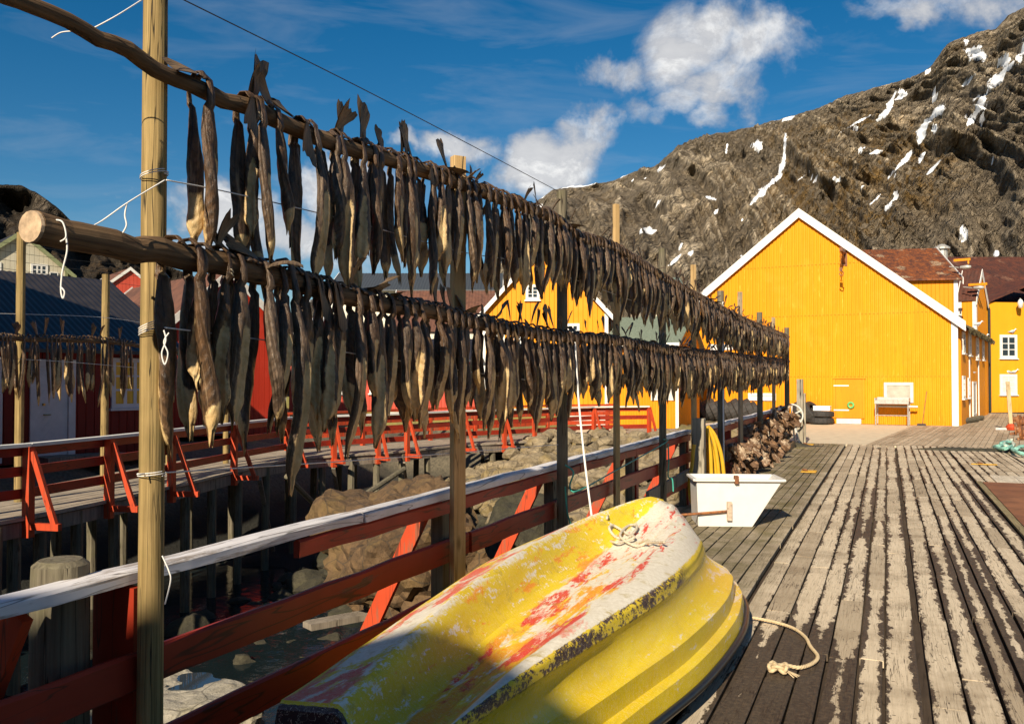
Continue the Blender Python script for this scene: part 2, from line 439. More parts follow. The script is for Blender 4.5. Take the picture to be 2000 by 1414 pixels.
k.put(b.inputs['Base Color'], c); b.inputs['Roughness'].default_value = .9; bump(k, b, gf, .8, .05)
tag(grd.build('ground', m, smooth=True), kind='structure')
w = MB(); w.add([(-400, -300, -2.25), (400, -300, -2.25), (400, 26, -2.25), (-400, 26, -2.25)], [(0, 1, 2, 3)])
m, k, b, o = mat('harbour_water'); b.inputs['Base Color'].default_value = (.008, .014, .016, 1); b.inputs['Roughness'].default_value = .06
b.inputs['IOR'].default_value = 1.33
bump(k, b, k.noise(k.n('ShaderNodeTexCoord').outputs['Object'], 3, 4, .6), .25, .04)
tag(w.build('water', m), kind='structure')

# ---------------------------------------------------------------- mountain
def ridge_mesh(name, ridge, d0, d1, nx, ny, amp, zb, m, snow_px=(), jag=1.0, seed=0, grain=0.0):
    xs = [p[0] for p in ridge]; ysr = [p[1] for p in ridge]
    mb = MB(); rows = []; snow = []; grass = []; gully_shade = []
    for j in range(ny+1):
        t = j/ny; row = []
        for i in range(nx+1):
            px = xs[0]+(xs[-1]-xs[0])*i/nx
            py = interp(px, xs, ysr)
            r = ray(px, py); hr = math.hypot(r.x, r.y); az_ = math.atan2(r.x, r.y)
            D = d0+(d1-d0)*t; hz = r.z/hr*d1+H
            g_ = t if t < .999 else 1
            z = zb+(hz-zb)*(1.18*g_-.18*g_*g_)
            s = az_*d1; q = (s*.012*600/d1+seed, t*5, 0)
            # slanting strata: run steep on the left, lean over on the right
            lean = .35+1.0*sst(1300, 1700, px)
            sc = 600/d1
            u1 = (s*sc*.050+z*sc*lean*.055); u2 = (z*sc*.02-s*sc*.012)*.38
            big = fbm((s*sc*.010+seed, z*sc*.012, 1.3), 5)
            RM = lambda f1, f2, o_, ht, oc: noise.ridged_multi_fractal(Vector((u1*f1+big*1.2, u2*f2, seed+o_)), .85, 2.1, oc, 1.0, 2.0)*.5-.8
            gul = RM(.30, .55, 4, 0, 3); rib = RM(1.1, 1.3, 8, 0, 4); fin = RM(4.0, 6.0, 13, 0, 3)
            fine = fbm((s*sc*.12, z*sc*.12, 7+seed), 4)
            # ledges: the face steps back in benches that slope with the strata
            q_ = (z*sc*.03-s*sc*.016+big*1.3); led = abs((q_ % 1)-.5)*2
            e = amp*(.9*big+1.15*gul+.9*rib+.30*fin+.07*fine+.30*(led**3))
            gully_shade.append(min(1, .9*sst(-.02, -.30, gul+.5*rib)+.8*sst(-.05, -.42, rib+.3*fin)+.45*sst(.8, 1, led)))  # shade painted into gullies, ribs and ledge edges
            env = sst(0, .06, t)*(1-.9*sst(.93, 1, t))
            D2 = D-e*env*2.0
            jz = amp*jag*(fbm((s*sc*.03, 0, 9+seed), 5)*.22+abs(fbm((s*sc*.2, 0, 2), 3))*.10)*sst(.85, 1, t)
            zz = z+e*env*.12+jz
            p = Vector((math.sin(az_)*D2, math.cos(az_)*D2, zz)); row.append(p)
            X, Y, _ = proj(p)
            sv = 0
            nn = fbm((X*.03, Y*.03, 5), 5)
            for (poly, wd) in snow_px:
                for a_, b_ in zip(poly, poly[1:]):
                    ax, ay = a_; bx, by = b_; dx_, dy_ = bx-ax, by-ay; L = dx_*dx_+dy_*dy_+1e-6
                    tt = min(1, max(0, ((X-ax)*dx_+(Y-ay)*dy_)/L)); dd = math.hypot(X-ax-dx_*tt, Y-ay-dy_*tt)
                    sv = max(sv, .88-dd/(wd*(.55+1.1*math.sin(math.pi*min(1, max(.12, tt*.8+.1))))*(1.2+1.6*nn)+.6))
            hf = z/ (hz+1)
            dust = sst(.80, 1.0, t)*(.22+.5*fbm((s*sc*.03, z*sc*.03, 17), 4))+.0+max(0, fine)*.18*sst(.8, 1, t)
            snow.append(max(0, sv, dust)); grass.append(min(1, sst(-.1, .5, fbm((s*sc*.012, z*sc*.016, 21), 4))*sst(1, .6, t)+1.1*max(0, 1-((px-1760)/150)**2-((Y-330)/130)**2)+.3*max(0, 1-((px-1480)/200)**2-((Y-420)/90)**2)))
        rows.append(row)
    # a back slope, so it has a far side
    last = rows[-1]; row = []
    for p in last: row.append(Vector((p.x*1.5, p.y*1.5, -20))); snow.append(0); grass.append(0); gully_shade.append(0)
    rows.append(row)
    mb.grid(rows); mb.attr['snow'] = snow; mb.attr['grass'] = grass; mb.attr['gully_shade'] = gully_shade
    o_ = mb.build(name, m, smooth=True); return tag(o_, kind='structure')
def rock_mat(name, c1, c2, veg, scale, vegf=.7):
    m, k, b, o = mat(name)
    co = k.n('ShaderNodeTexCoord').outputs['Object']
    sn = k.n('ShaderNodeAttribute', attribute_name='snow').outputs['Fac']; gs = k.n('ShaderNodeAttribute', attribute_name='grass').outputs['Fac']
    x, y, z = k.sep(co)
    warp_ = k.noise(co, scale*.3, 4, .6, 0, 1)
    cw = k.vm('ADD', co, k.vm('MULTIPLY', k.vm('SUBTRACT', warp_, (.5, .5, .5)), (.5/scale, .5/scale, .5/scale)))
    xx, yy, zz = k.sep(cw)
    sl = k.comb(k.m('ADD', k.m('MULTIPLY', xx, 1), k.m('MULTIPLY', zz, -.75)), k.m('MULTIPLY', yy, .22), k.m('MULTIPLY', k.m('ADD', zz, k.m('MULTIPLY', xx, .75)), .09))
    def crease(v, sc, e=.05, det=3):
        n = k.noise(v, sc, det, .6, 0); return k.mr(k.m('ABSOLUTE', k.m('SUBTRACT', n, .5)), 0, e)      # 0 in the crack
    n1 = k.noise(sl, scale*2.6, 9, .72, .3); n2 = k.noise(co, scale*.8, 8, .7); n3 = k.noise(co, scale*9, 8, .78)
    cr1 = crease(sl, scale*1.6, .035); cr2 = crease(sl, scale*4.5, .06); cr3 = crease(co, scale*5, .05)
    c = k.mix(k.mr(n1, .3, .7), c1, c2)
    c = k.mix(k.mr(n2, .44, .62, 0, .5), c, tuple(x_*.6 for x_ in c1)); c = k.mix(k.mr(k.noise(sl, scale*1.2, 5, .6), .5, .68, 0, .5), c, tuple(x_*1.25 for x_ in c2))
    c = k.mix(k.mr(n3, .45, .66, 0, .35), c, tuple(min(1, x_*1.4) for x_ in c2)); n4 = k.noise(sl, scale*9, 5, .65); c = k.mix(k.mr(n4, .50, .60, 0, .5), c, tuple(x_*.4 for x_ in c1)); c = k.mix(k.mr(n4, .44, .36, 0, .5), c, tuple(x_*1.3 for x_ in c2))
    for cc, am in ((cr1, .7), (cr2, .6), (cr3, .3)): c = k.mix(k.m('MULTIPLY', k.m('SUBTRACT', 1, cc), am), c, tuple(x_*.3 for x_ in c1))
    wt = k.n('ShaderNodeAttribute', attribute_name='gully_shade').outputs['Fac']
    c = k.mix(k.mr(k.m('ADD', wt, k.m('MULTIPLY', k.m('SUBTRACT', n1, .5), 1.0)), .30, .85, 0, .7), c, tuple(x_*.33 for x_ in c1))  # rock colour darkened where gully shade would lie
    vg = k.m('MULTIPLY', gs, k.mr(k.noise(co, scale*2, 7, .75), .45, .58, 0, vegf))
    c = k.mix(vg, c, k.mix(n3, veg, tuple(x_*.5 for x_ in veg)))
    sf = k.mr(k.m('ADD', sn, k.m('MULTIPLY', k.m('SUBTRACT', k.noise(sl, scale*7, 8, .78), .5), 1.7)), .50, .56)
    c = k.mix(sf, c, (.86, .88, .92))
    k.put(b.inputs['Base Color'], c); b.inputs['Roughness'].default_value = .9; b.inputs['Specular IOR Level'].default_value = .15
    h = k.m('ADD', k.m('ADD', k.m('MULTIPLY', n1, .8), k.m('MULTIPLY', n3, .18)), k.m('ADD', k.m('SUBTRACT', k.m('MULTIPLY', cr1, .7), k.m('MULTIPLY', n4, .6)), k.m('ADD', k.m('MULTIPLY', cr2, .35), k.m('MULTIPLY', cr3, .2))))
    bump(k, b, k.mix(sf, h, (1.2, 1.2, 1.2)), 1.0, .20/scale)
    return m
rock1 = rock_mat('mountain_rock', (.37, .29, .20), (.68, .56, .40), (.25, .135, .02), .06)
SNOW = [([(1534, 262), (1531, 315), (1522, 345)], 4), ([(1528, 340), (1498, 365), (1480, 385), (1466, 400)], 6), ([(2040, 60), (1960, 140), (1925, 185), (1895, 240)], 12), ([(1890, 95), (1920, 110)], 16),
        ([(1905, 145), (1880, 170)], 5), ([(1838, 210), (1808, 240), (1795, 275)], 11), ([(1780, 296), (1735, 348)], 5), ([(1806, 298), (1796, 318)], 4), ([(1745, 388), (1730, 412)], 7), ([(1720, 380), (1700, 400)], 3),
        ([(1838, 312), (1810, 342)], 3), ([(1750, 180), (1735, 215), (1715, 235)], 7), ([(1205, 330), (1160, 360), (1100, 366)], 3), ([(1300, 322), (1285, 335)], 6), ([(1550, 228), (1530, 236)], 5), ([(1700, 225), (1640, 260)], 4),
        ([(1380, 385), (1398, 390)], 3), ([(1421, 280), (1418, 300)], 3), ([(1700, 300), (1722, 296)], 4), ([(1332, 476), (1326, 488)], 3), ([(1330, 498), (1305, 520)], 3), ([(1590, 330), (1555, 355)], 2)]
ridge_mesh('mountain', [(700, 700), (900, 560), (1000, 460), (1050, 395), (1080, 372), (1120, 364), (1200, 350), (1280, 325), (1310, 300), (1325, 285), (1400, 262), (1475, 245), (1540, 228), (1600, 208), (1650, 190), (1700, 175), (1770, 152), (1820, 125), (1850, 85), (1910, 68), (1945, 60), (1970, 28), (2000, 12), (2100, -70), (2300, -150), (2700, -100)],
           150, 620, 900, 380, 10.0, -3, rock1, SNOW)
rock2 = rock_mat('hill_rock', (.075, .06, .045), (.20, .16, .12), (.20, .10, .02), .45, .85)
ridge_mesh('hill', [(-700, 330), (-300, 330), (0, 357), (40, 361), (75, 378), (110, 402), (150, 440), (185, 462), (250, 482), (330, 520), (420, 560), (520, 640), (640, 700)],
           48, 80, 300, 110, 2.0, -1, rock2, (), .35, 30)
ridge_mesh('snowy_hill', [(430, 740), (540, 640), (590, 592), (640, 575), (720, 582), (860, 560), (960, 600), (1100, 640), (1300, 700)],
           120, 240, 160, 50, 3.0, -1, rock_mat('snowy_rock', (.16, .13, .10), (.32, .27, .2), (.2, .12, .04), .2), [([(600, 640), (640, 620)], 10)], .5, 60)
# ================================================================ BUILDINGS
def cladding(name, col, rough=.55, fade=.12, streak=None):
    m, k, b, o = mat(name)
    if k is None: return m
    co = k.n('ShaderNodeTexCoord').outputs['Object']
    n = k.noise(k.vm('MULTIPLY', co, (3, 3, .35)), 1, 6, .65, .3); n2 = k.noise(co, .5, 4, .55); n3 = k.noise(k.vm('MULTIPLY', co, (9, 9, 1.2)), 1, 6, .7)
    c = k.mix(k.mr(n, .3, .7), tuple(x*(1-fade) for x in col), tuple(min(1, x*(1+fade*.6)) for x in col))
    c = k.mix(k.mr(n2, .4, .7, 0, .35), c, tuple(x*.86 for x in col))
    c = k.mix(k.mr(n3, .42, .30, 0, .6), c, tuple(x*.72 for x in col)); c = k.mix(k.mr(k.noise(co, .9, 6, .7), .52, .66, 0, .35), c, tuple(min(1, x*1.1+.02) for x in col)); zz_ = k.sep(co)[2]
    c = k.mix(k.m('MULTIPLY', k.mr(zz_, 1.3, .1, 0, 1), k.mr(n3, .42, .6, 0, .45)), c, tuple(x*.55 for x in col))
    if streak: c = k.mix(k.mr(n3, .62, .68, 0, .6), c, streak)
    k.put(b.inputs['Base Color'], c); b.inputs['Roughness'].default_value = rough; b.inputs['Specular IOR Level'].default_value = .25
    bump(k, b, n3, .2, .01); return m
yellow = cladding('yellow_cladding', (.78, .285, .003), .6, .11, (.85, .46, .05))
yellow2 = cladding('yellow_boards', (.74, .265, .004), .6, .12, (.5, .24, .02))
redc = cladding('red_boards', (.42, .030, .012), .55, .18)
redl = cladding('light_red_boards', (.52, .075, .045), .6, .12)
darkred = cladding('dark_red_boards', (.20, .014, .008), .5, .2)
whitec = cladding('white_boards', (.72, .68, .56), .6, .1)
creamc = cladding('cream_boards', (.55, .50, .38), .6, .1)
white = simple('white_paint', (.70, .68, .64), .5, var=.09, scale=6, bumpv=.1)
whiteg = simple('weathered_white_trim', (.60, .57, .52), .7, var=.14, scale=5, bumpv=.2)
glass, k, b, o = mat('window_glass'); b.inputs['Base Color'].default_value = (.02, .03, .04, 1); b.inputs['Roughness'].default_value = .05
curtain = simple('yellow_curtain', (.75, .42, .05), .8, var=.25, scale=2, stretch=(8, 8, .3))
blackm = simple('black_roofing', (.028, .024, .024), .45, var=.25, scale=3, stretch=(1, 1, 1))
def rusty(name, dark, rust, pale, amt=.5, sc=1.2):
    m, k, b, o = mat(name)
    if k is None: return m
    co = k.n('ShaderNodeTexCoord').outputs['Object']
    n = k.noise(k.vm('MULTIPLY', co, (1.5, 1.5, .35)), sc, 7, .7, .5); n2 = k.noise(k.vm('MULTIPLY', co, (5, 5, .9)), sc, 6, .7); n3 = k.noise(co, sc*.6, 4, .5)
    c = k.mix(k.mr(n, .35, .65), dark, rust)
    c = k.mix(k.mr(n2, .45, .66, 0, .7), c, tuple(x*.45 for x in dark))
    c = k.mix(k.m('MULTIPLY', k.mr(n3, .60, .66), k.mr(n2, .4, .6)), c, pale)  # weedy stones also carry painted shade, darkened for the inlet
    k.put(b.inputs['Base Color'], c); b.inputs['Roughness'].default_value = .7
    bump(k, b, n2, .3, .01); return m
rustroof = rusty('rusted_roof', (.055, .02, .013), (.30, .085, .015), (.36, .28, .18), sc=2.2)
rustroof2 = rusty('dark_rusted_roof', (.05, .018, .012), (.12, .032, .013), (.2, .1, .06))
brownroof = rusty('brown_roof', (.10, .045, .03), (.17, .07, .04), (.2, .1, .06), sc=.8)
irons = rusty('rusted_iron', (.13, .05, .025), (.36, .13, .03), (.35, .2, .1), sc=8)

def frame(p0, p1):
    """basis of a wall from p0 to p1 (seen from outside: left to right): origin, along, inward"""
    p0 = Vector((p0[0], p0[1], 0)); p1 = Vector((p1[0], p1[1], 0)); d = (p1-p0); w = d.length; d.normalize()
    inn = Vector((-d.y, d.x, 0))
    return p0, d, inn, w
def boards(mb, p0, d, inn, w, z0, top, pitch=.16, groove=.018, deep=.026, style='board', hole=None):
    """cladding of upright boards or corrugations; top(u) gives the height of the wall head"""
    n = max(1, int(round(w/pitch))); pw = w/n
    out = -inn
    for i in range(n):
        u0 = i*pw; u1 = u0+pw
        cuts = [u0, u1]
        if callable(top):
            for ap in getattr(top, 'kinks', ()):
                if u0 < ap < u1: cuts.insert(1, ap)
        prof = [(0, 0), (groove/2, deep), (pw-groove/2, deep), (pw, 0)] if style == 'board' else [(0, 0), (pw*.22, deep), (pw*.5, deep*1.1), (pw*.72, deep*.1), (pw, 0)]
        lo = []; hi = []
        for du, dd in prof:
            u = u0+du; q = p0+d*u+out*dd
            lo.append((q.x, q.y, z0)); hi.append((q.x, q.y, top(u)))
        mb.grid([lo, hi])
class Top:
    def __init__(s, f, kinks=()): s.f = f; s.kinks = kinks
    def __call__(s, u): return s.f(u)
def window(root, p0, d, inn, u, z, w, h, fm, gm=None, mull=(1, 2), fw=.09, proud=.05, sill=True, nm='window'):
    """u, z: lower left corner on the wall"""
    out = -inn; fr = MB()
    def bx(ua, ub, za, zb, t0, t1, mb):
        mb.prism([(p0+d*ua+out*t0)+Vector((0, 0, za)), (p0+d*ub+out*t0)+Vector((0, 0, za)), (p0+d*ub+out*t0)+Vector((0, 0, zb)), (p0+d*ua+out*t0)+Vector((0, 0, zb))], out*(t1-t0))
    bx(u, u+fw, z, z+h, -.02, proud, fr); bx(u+w-fw, u+w, z, z+h, -.02, proud, fr)
    bx(u+fw, u+w-fw, z+h-fw, z+h, -.02, proud-.003, fr); bx(u+fw, u+w-fw, z, z+fw, -.02, proud-.003, fr)
    iw = (w-2*fw); ih = h-2*fw; mc, mr_ = mull; t = min(.045, iw*.07)
    for i in range(1, mc):
        c = u+fw+iw*i/mc; bx(c-t*.9, c+t*.9, z+fw, z+h-fw, -.01, proud-.012, fr)
    for j in range(1, mr_):
        c = z+fw+ih*j/mr_; bx(u+fw, u+w-fw, c-t/2, c+t/2, -.01, proud-.016, fr)
    f = fr.build(nm, fm, root)
    pn = MB(); bx(u+fw*.8, u+w-fw*.8, z+fw*.8, z+h-fw*.8, -.015, .026, pn); pn.build('pane', gm or glass, f)
    if sill:
        s = MB(); bx(u-.05, u+w+.05, z-.06, z-.003, 0, proud+.06, s); s.build('sill', fm, f)
    return f
def house(name, label, p0, p1, depth, z0, eave, apex, wm, rm, tm, ridge='depth', pitch=.16, over=.35, wins=(), style='board', roofstyle='corr', trimw=.18, corner=True, group=None, eave2=None, cat='house', foundation=None, seams=()):
    p0v, d, inn, w = frame(p0, p1)
    root = thing(name, label, cat, (p0v.x, p0v.y, z0), group)
    def P(u, v, z): return p0v+d*u+inn*v+Vector((0, 0, z))
    wl = MB()
    if ridge == 'depth':
        tf = Top(lambda u: eave+(apex-eave)*(1-abs(u-w/2)/(w/2)), (w/2,)); ts = lambda u: eave
    else:
        tf = Top(lambda u: eave); ts = lambda u: eave+(apex-eave)*(1-abs(u-depth/2)/(depth/2))
    zb = z0 if not foundation else z0+foundation
    boards(wl, p0v, d, inn, w, zb, tf, pitch, style=style)
    boards(wl, P(w, 0, 0), inn, -d, depth, zb, ts, pitch, style=style)
    boards(wl, P(0, depth, 0), -inn, d, depth, zb, ts, pitch*2, style=style)
    boards(wl, P(w, depth, 0), -d, -inn, w, zb, tf, pitch*2, style=style)
    wl.build('wall', wm, root)
    if foundation:
        fd = MB(); fd.prism([P(.03, .03, z0-1.2), P(w-.03, .03, z0-1.2), P(w-.03, depth-.03, z0-1.2), P(.03, depth-.03, z0-1.2)], (0, 0, foundation+1.2-.002)); fd.build('foundation', whiteg, root)
    for s_ in seams:
        sm = MB(); cl_ = max(0, (s_+.03-eave)/(apex-eave))*w/2; sm.prism([P(cl_, -.024, s_), P(w-cl_, -.024, s_), P(w-cl_, -.024, s_+.025), P(cl_, -.024, s_+.025)], -inn*.006); sm.build('seam_strip', wm, root)
    # roof slabs with corrugation ribs along the fall
    rf = MB(); th = .07
    if ridge == 'depth':
        run, length = w/2, depth
        def RP(side, a, l, z): return P(w/2+side*a, l, z)
    else:
        run, length = depth/2, w
        def RP(side, a, l, z): return P(l, depth/2+side*a, z)
    slope = (apex-eave)/run; a1 = run+over
    n = max(2, int((length+2*over*.6)/(.16)))
    for side in (-1, 1):
        rows = [[], [], [], []]
        for i in range(n*2+1):
            l = -over*.6+(length+1.2*over)*i/(n*2); hh = .018 if i % 2 else 0
            rows[0].append(RP(side, 0, l, apex+th+hh)); rows[1].append(RP(side, a1, l, apex-slope*a1+th+hh))
            rows[2].append(RP(side, a1, l, apex-slope*a1-.0)); rows[3].append(RP(side, 0, l, apex-.0))
        rf.grid(rows)
        for l in (-over*.6, length+over*.6):
            q = [RP(side, 0, l, apex+th), RP(side, a1, l, apex-slope*a1+th), RP(side, a1, l, apex-slope*a1), RP(side, 0, l, apex)]
            rf.add(q, [(0, 1, 2, 3)])
    rf.build('roof', rm, root)
    if tm:
        for l, sg in ((-over*.6, -1), (length+over*.6, 1)):
            bb = MB()
            dv = (-inn if ridge == 'depth' else -d)*(-sg)
            for side in (-1, 1):
                q = [RP(side, -.0, l, apex+th+.06), RP(side, a1+.05, l, apex-slope*(a1+.05)+th+.06), RP(side, a1+.05, l, apex-slope*(a1+.05)+th-trimw*1.35), RP(side, 0, l, apex+th-trimw*1.35)]
                off = (inn if ridge == 'depth' else d)*sg
                bb.prism([x+off*.004 for x in q], off*.035)
            bb.build('bargeboard', tm, root)
        if corner:
            for u in (0, w):
                ct = MB(); cc = P(u, 0, 0)
                sx = 1 if u == 0 else -1
                ct.prism([P(u-sx*.035, -.045, z0), P(u+sx*trimw*.75, -.045, z0), P(u+sx*trimw*.75, -.022, z0), P(u-sx*.025, -.022, z0)], (0, 0, eave-z0+.02))
                ct.prism([P(u-sx*.05, -.03, z0), P(u-sx*.028, -.03, z0), P(u-sx*.028, trimw, z0), P(u-sx*.05, trimw, z0)], (0, 0, eave-z0))
                ct.build('corner_trim', tm, root)
    for wdw in wins:
        u, z, ww, hh = wdw[:4]; kw = wdw[4] if len(wdw) > 4 else {}
        window(root, p0v-inn*.02, d, inn, u, z, ww, hh, kw.get('fm', tm or white), kw.get('gm'), kw.get('mull', (2, 3)), kw.get('fw', .1), nm=kw.get('nm', 'window'), sill=kw.get('sill', True))
    return root, P, d, inn, w

# the big yellow warehouse
pr = PZ(1870, 832, 0); aw = -YAW+R(28.5); dr = Vector((math.cos(aw), -math.sin(aw), 0)); inw = Vector((math.sin(aw), math.cos(aw), 0))
WW = 12.5; pL = pr-dr*WW
root, P, d, inn, w = house('warehouse', 'large yellow corrugated warehouse gable with white bargeboards and small door at the deck end', pL, pr, 14, 0, 4.45, 9.42, yellow, rustroof2, white, pitch=.158, over=.3, style='corr', trimw=.26, cat='warehouse', seams=(2.05, 4.75, 7.0))
def on_wall(px, py, P=P, d=d, inn=inn):
    """u and z of the picture point on the front wall"""
    r = ray(px, py); p0v = P(0, 0, 0); t = (p0v.dot(inn)-0)/(r.x*inn.x+r.y*inn.y); q = Vector((r.x*t, r.y*t, H+r.z*t)); return (q-p0v).dot(d), q.z
# door
ud, zd = on_wall(1633, 828); ud2, zt = on_wall(1684, 741)
dm = MB(); zd = .24; dw = ud2-ud
dm.prism([P(ud, -.03, zd), P(ud2, -.03, zd), P(ud2, -.03, zt), P(ud, -.03, zt)], -inn*.045)
door = dm.build('door', cladding('door_yellow', (.70, .25, .003), .5, .1), root)
for z in (zd+.32, zt-.30):
    h_ = MB(); h_.prism([P(ud-.08, -.078, z), P(ud+.55, -.078, z), P(ud+.55, -.078, z+.055), P(ud-.08, -.078, z+.055)], -inn*.012)
    h_.build('hinge', white, door)
fr = MB()
for a, b_, c_, e_ in ((ud-.1, ud-.01, zd, zt+.02), (ud2+.01, ud2+.1, zd, zt+.02)): fr.prism([P(a, -.028, c_), P(b_, -.028, c_), P(b_, -.028, e_), P(a, -.028, e_)], -inn*.04)
fr.prism([P(ud-.12, -.028, zt+.022), P(ud2+.14, -.028, zt+.022), P(ud2+.14, -.028, zt+.09), P(ud-.12, -.028, zt+.09)], -inn*.07)
fr.build('door_frame', yellow2, root)
st = MB(); st.prism([P(ud+.04, -.02, 0), P(ud2-.04, -.02, 0), P(ud2-.04, -.02, zd-.02), P(ud+.04, -.02, zd-.02)], -inn*.12); st.build('door_step', whiteg, root)
# a hatch with grey shutter, and white shutters at the far left
def shutter(x0, y0, x1, y1, pm, fm=whiteg, nm='shutter'):
    a, zb_ = on_wall(x0, y1); b2, zt_ = on_wall(x1, y0)
    return window(root, P(0, 0, 0)-inn*.025, d, inn, a, zb_, b2-a, zt_-zb_, fm, pm, (1, 1), .12, .06, False, nm)
greyp = simple('grey_board', (.40, .37, .30), .7, var=.2, scale=3)
shutter(1727, 747, 1784, 786, greyp)
shutter(1462, 768, 1516, 782, white, white)
shutter(1388, 672, 1432, 684, white, white)
ht, k_, _, _ = None, None, None, None
# hoist
u, z = on_wall(1650, 493)
t = thing('wall_hoist', 'rusty hoist arm with hanging chain and hook high on the yellow gable', 'hoist', P(u, -.05, z))
hb = MB(); hb.beam(P(u, -.03, z), P(u, -1.1, z), .12, .16); hb.beam(P(u, -.04, z-.5), P(u, -.75, z-.1), .06, .06); hb.build('arm', irons, t)
hb = MB(); hb.beam(P(u, -.03, z-.6), P(u, -.03, z+.15), .2, .03); hb.build('wall_plate', irons, t)
hb = MB()
for i in range(7): hb.lathe([(.035, -.02), (.05, 0), (.035, .02), (.02, 0)], P(u-.02, -1.0, z-.12-.09*i), (i % 2, 1-i % 2, 0), 8, True)
hb.build('chain', irons, t)
hb = MB(); hb.box(P(u-.02, -1.0, z-.85), (.12, .1, .16)); hb.tube([P(u-.02, -1, z-.9), P(u+.08, -1, z-1.0), P(u+.05, -1, z-1.12), P(u-.05, -1, z-1.1), P(u-.09, -1, z-1.02)], .025, 6); hb.build('hook', irons, t)
# green ring on the door
u, z = on_wall(1662.5, 791)
ring = MB(); rr = .115
ring.lathe([(rr-.045, 0), (rr, .045), (rr+.045, 0), (rr, -.045)], P(u, -.13, z), inn, 20, True)
tag(ring.build('life_ring', simple('green_rubber', (.12, .42, .12), .5), loc=P(u, -.13, z), smooth=True), 'small green ring hanging on the yellow warehouse door', 'ring')
# steel work table
u0, z0_ = on_wall(1713, 780); u1, _ = on_wall(1779, 780)
zt_ = 1.0
t = thing('work_table', 'white metal gutting table with thin legs against the yellow warehouse under the hatch', 'table', P((u0+u1)/2, -.5, 0))
steel = simple('galvanised_steel', (.44, .42, .38), .45, .3, var=.2)
tb = MB(); tb.prism([P(u0, -.95, zt_), P(u1, -.95, zt_), P(u1, -.16, zt_), P(u0, -.16, zt_)], (0, 0, .05))
for a, b_ in ((u0, u0+.03), (u1-.03, u1)): tb.prism([P(a, -.95, zt_+.051), P(b_, -.95, zt_+.051), P(b_, -.16, zt_+.051), P(a, -.16, zt_+.051)], (0, 0, .09))
tb.prism([P(u0+.031, -.17, zt_+.051), P(u1-.031, -.17, zt_+.051), P(u1-.031, -.14, zt_+.051), P(u0+.031, -.14, zt_+.051)], (0, 0, .12))
tb.prism([P(u0, -.955, zt_-.1), P(u1, -.955, zt_-.1), P(u1, -.955, zt_-.004), P(u0, -.955, zt_-.004)], inn*.02)
tb.build('table_top', steel, t)
for uu in (u0+.04, u1-.04):
    for vv in (-.9, -.2):
        lg = MB(); lg.tube([P(uu, vv, 0), P(uu, vv, zt_-.002)], .025, 6); lg.build('leg', steel, t)
lg = MB(); lg.tube([P(u0+.04, -.9, .42), P(u1-.04, -.9, .42)], .02, 6); lg.build('crossbar', steel, t)
lg = MB(); lg.tube([P(u0+.1, -.5, zt_-.2), P(u1+.3, -.45, zt_-.22)], .05, 8); lg.build('drain_pipe', steel, t)
# broom
ub, zb_ = on_wall(1803, 828); 
t = thing('broom', 'thin broom leaning on the yellow warehouse wall right of the table', 'broom', P(ub, -.4, 0))
q = MB(); q.tube([P(ub, -.4, .08), P(ub+.15, -.04, 1.42)], .015, 6); q.build('handle', wood('stick', (.1, .07, .04), (.2, .14, .08)), t)
q = MB(); q.prism([P(ub-.22, -.48, .0), P(ub+.15, -.48, .0), P(ub+.12, -.44, .09), P(ub-.19, -.44, .09)], inn*.1); q.build('broom_head', simple('bristles', (.05, .04, .035), .9), t)

# annex wing along the right flank of the warehouse: a row of small additions
pa = PZ(1877, 831, 0); pb = PD(1929, 700, 50.5); pb.z = 0
root2, P2, d2, in2, w2 = house('annex', 'long low yellow annex with ragged mossy roof edge on the right flank of the warehouse', pa, pb, 1.2, 0, 4.15, 4.6, yellow2, rustroof, None, ridge='width', pitch=.2, over=.25, corner=False, cat='annex')
def wall_uv(px, py, P, d, inn):
    r = ray(px, py); p0v = P(0, 0, 0); t = p0v.dot(inn)/(r.x*inn.x+r.y*inn.y); q = Vector((r.x*t, r.y*t, H+r.z*t)); return (q-p0v).dot(d), q.z
def win_at(root, P, d, inn, x0, y0, x1, y1, **kw):
    a, zb_ = wall_uv(x0, y1, P, d, inn); b2, zt_ = wall_uv(x1, y0, P, d, inn); _, zt_ = wall_uv((x0+x1)/2, y0, P, d, inn); _, zb_ = wall_uv((x0+x1)/2, y1, P, d, inn)
    a2, _ = wall_uv(x0, y0, P, d, inn)
    return window(root, P(0, 0, 0)-inn*.025, d, inn, a, zb_, b2-a, zt_-zb_, kw.pop('fm', white), kw.pop('gm', None), kw.pop('mull', (2, 3)), kw.pop('fw', .1), **kw)
for q in ((1878, 648, 1882, 690), (1890, 650, 1894, 694), (1905, 660, 1909, 702), (1917, 664, 1920, 703), (1878, 734, 1882, 778), (1889, 738, 1892, 776)):
    win_at(root2, P2, d2, in2, *q, mull=(2, 3), fw=.1)
adoor = win_at(root2, P2, d2, in2, 1898, 745, 1904, 812, mull=(1, 1), gm=whiteg, nm='door', sill=False)
for uu in (3.5, 8.4):
    q = MB(); q.prism([P2(uu, -.03, 0), P2(uu+.2, -.03, 0), P2(uu+.2, -.03, 4.1), P2(uu, -.03, 4.1)], -in2*.04); q.build('corner_trim', white, root2)
q = MB(); random.seed(3); r0e = []; r1e = []; r2e = []; r3e = []
for i in range(121):
    uu = w2*i/120; j = lambda a_: random.uniform(-a_, a_)
    r0e.append(P2(uu, .1+j(.03), 4.30+j(.05))); r1e.append(P2(uu, -.1+j(.05), 4.22+j(.09))); r2e.append(P2(uu, -.36+j(.07), 4.08+j(.07))); r3e.append(P2(uu, -.30+j(.05), 3.92+j(.09)))
q.grid([r0e, r1e, r2e, r3e])
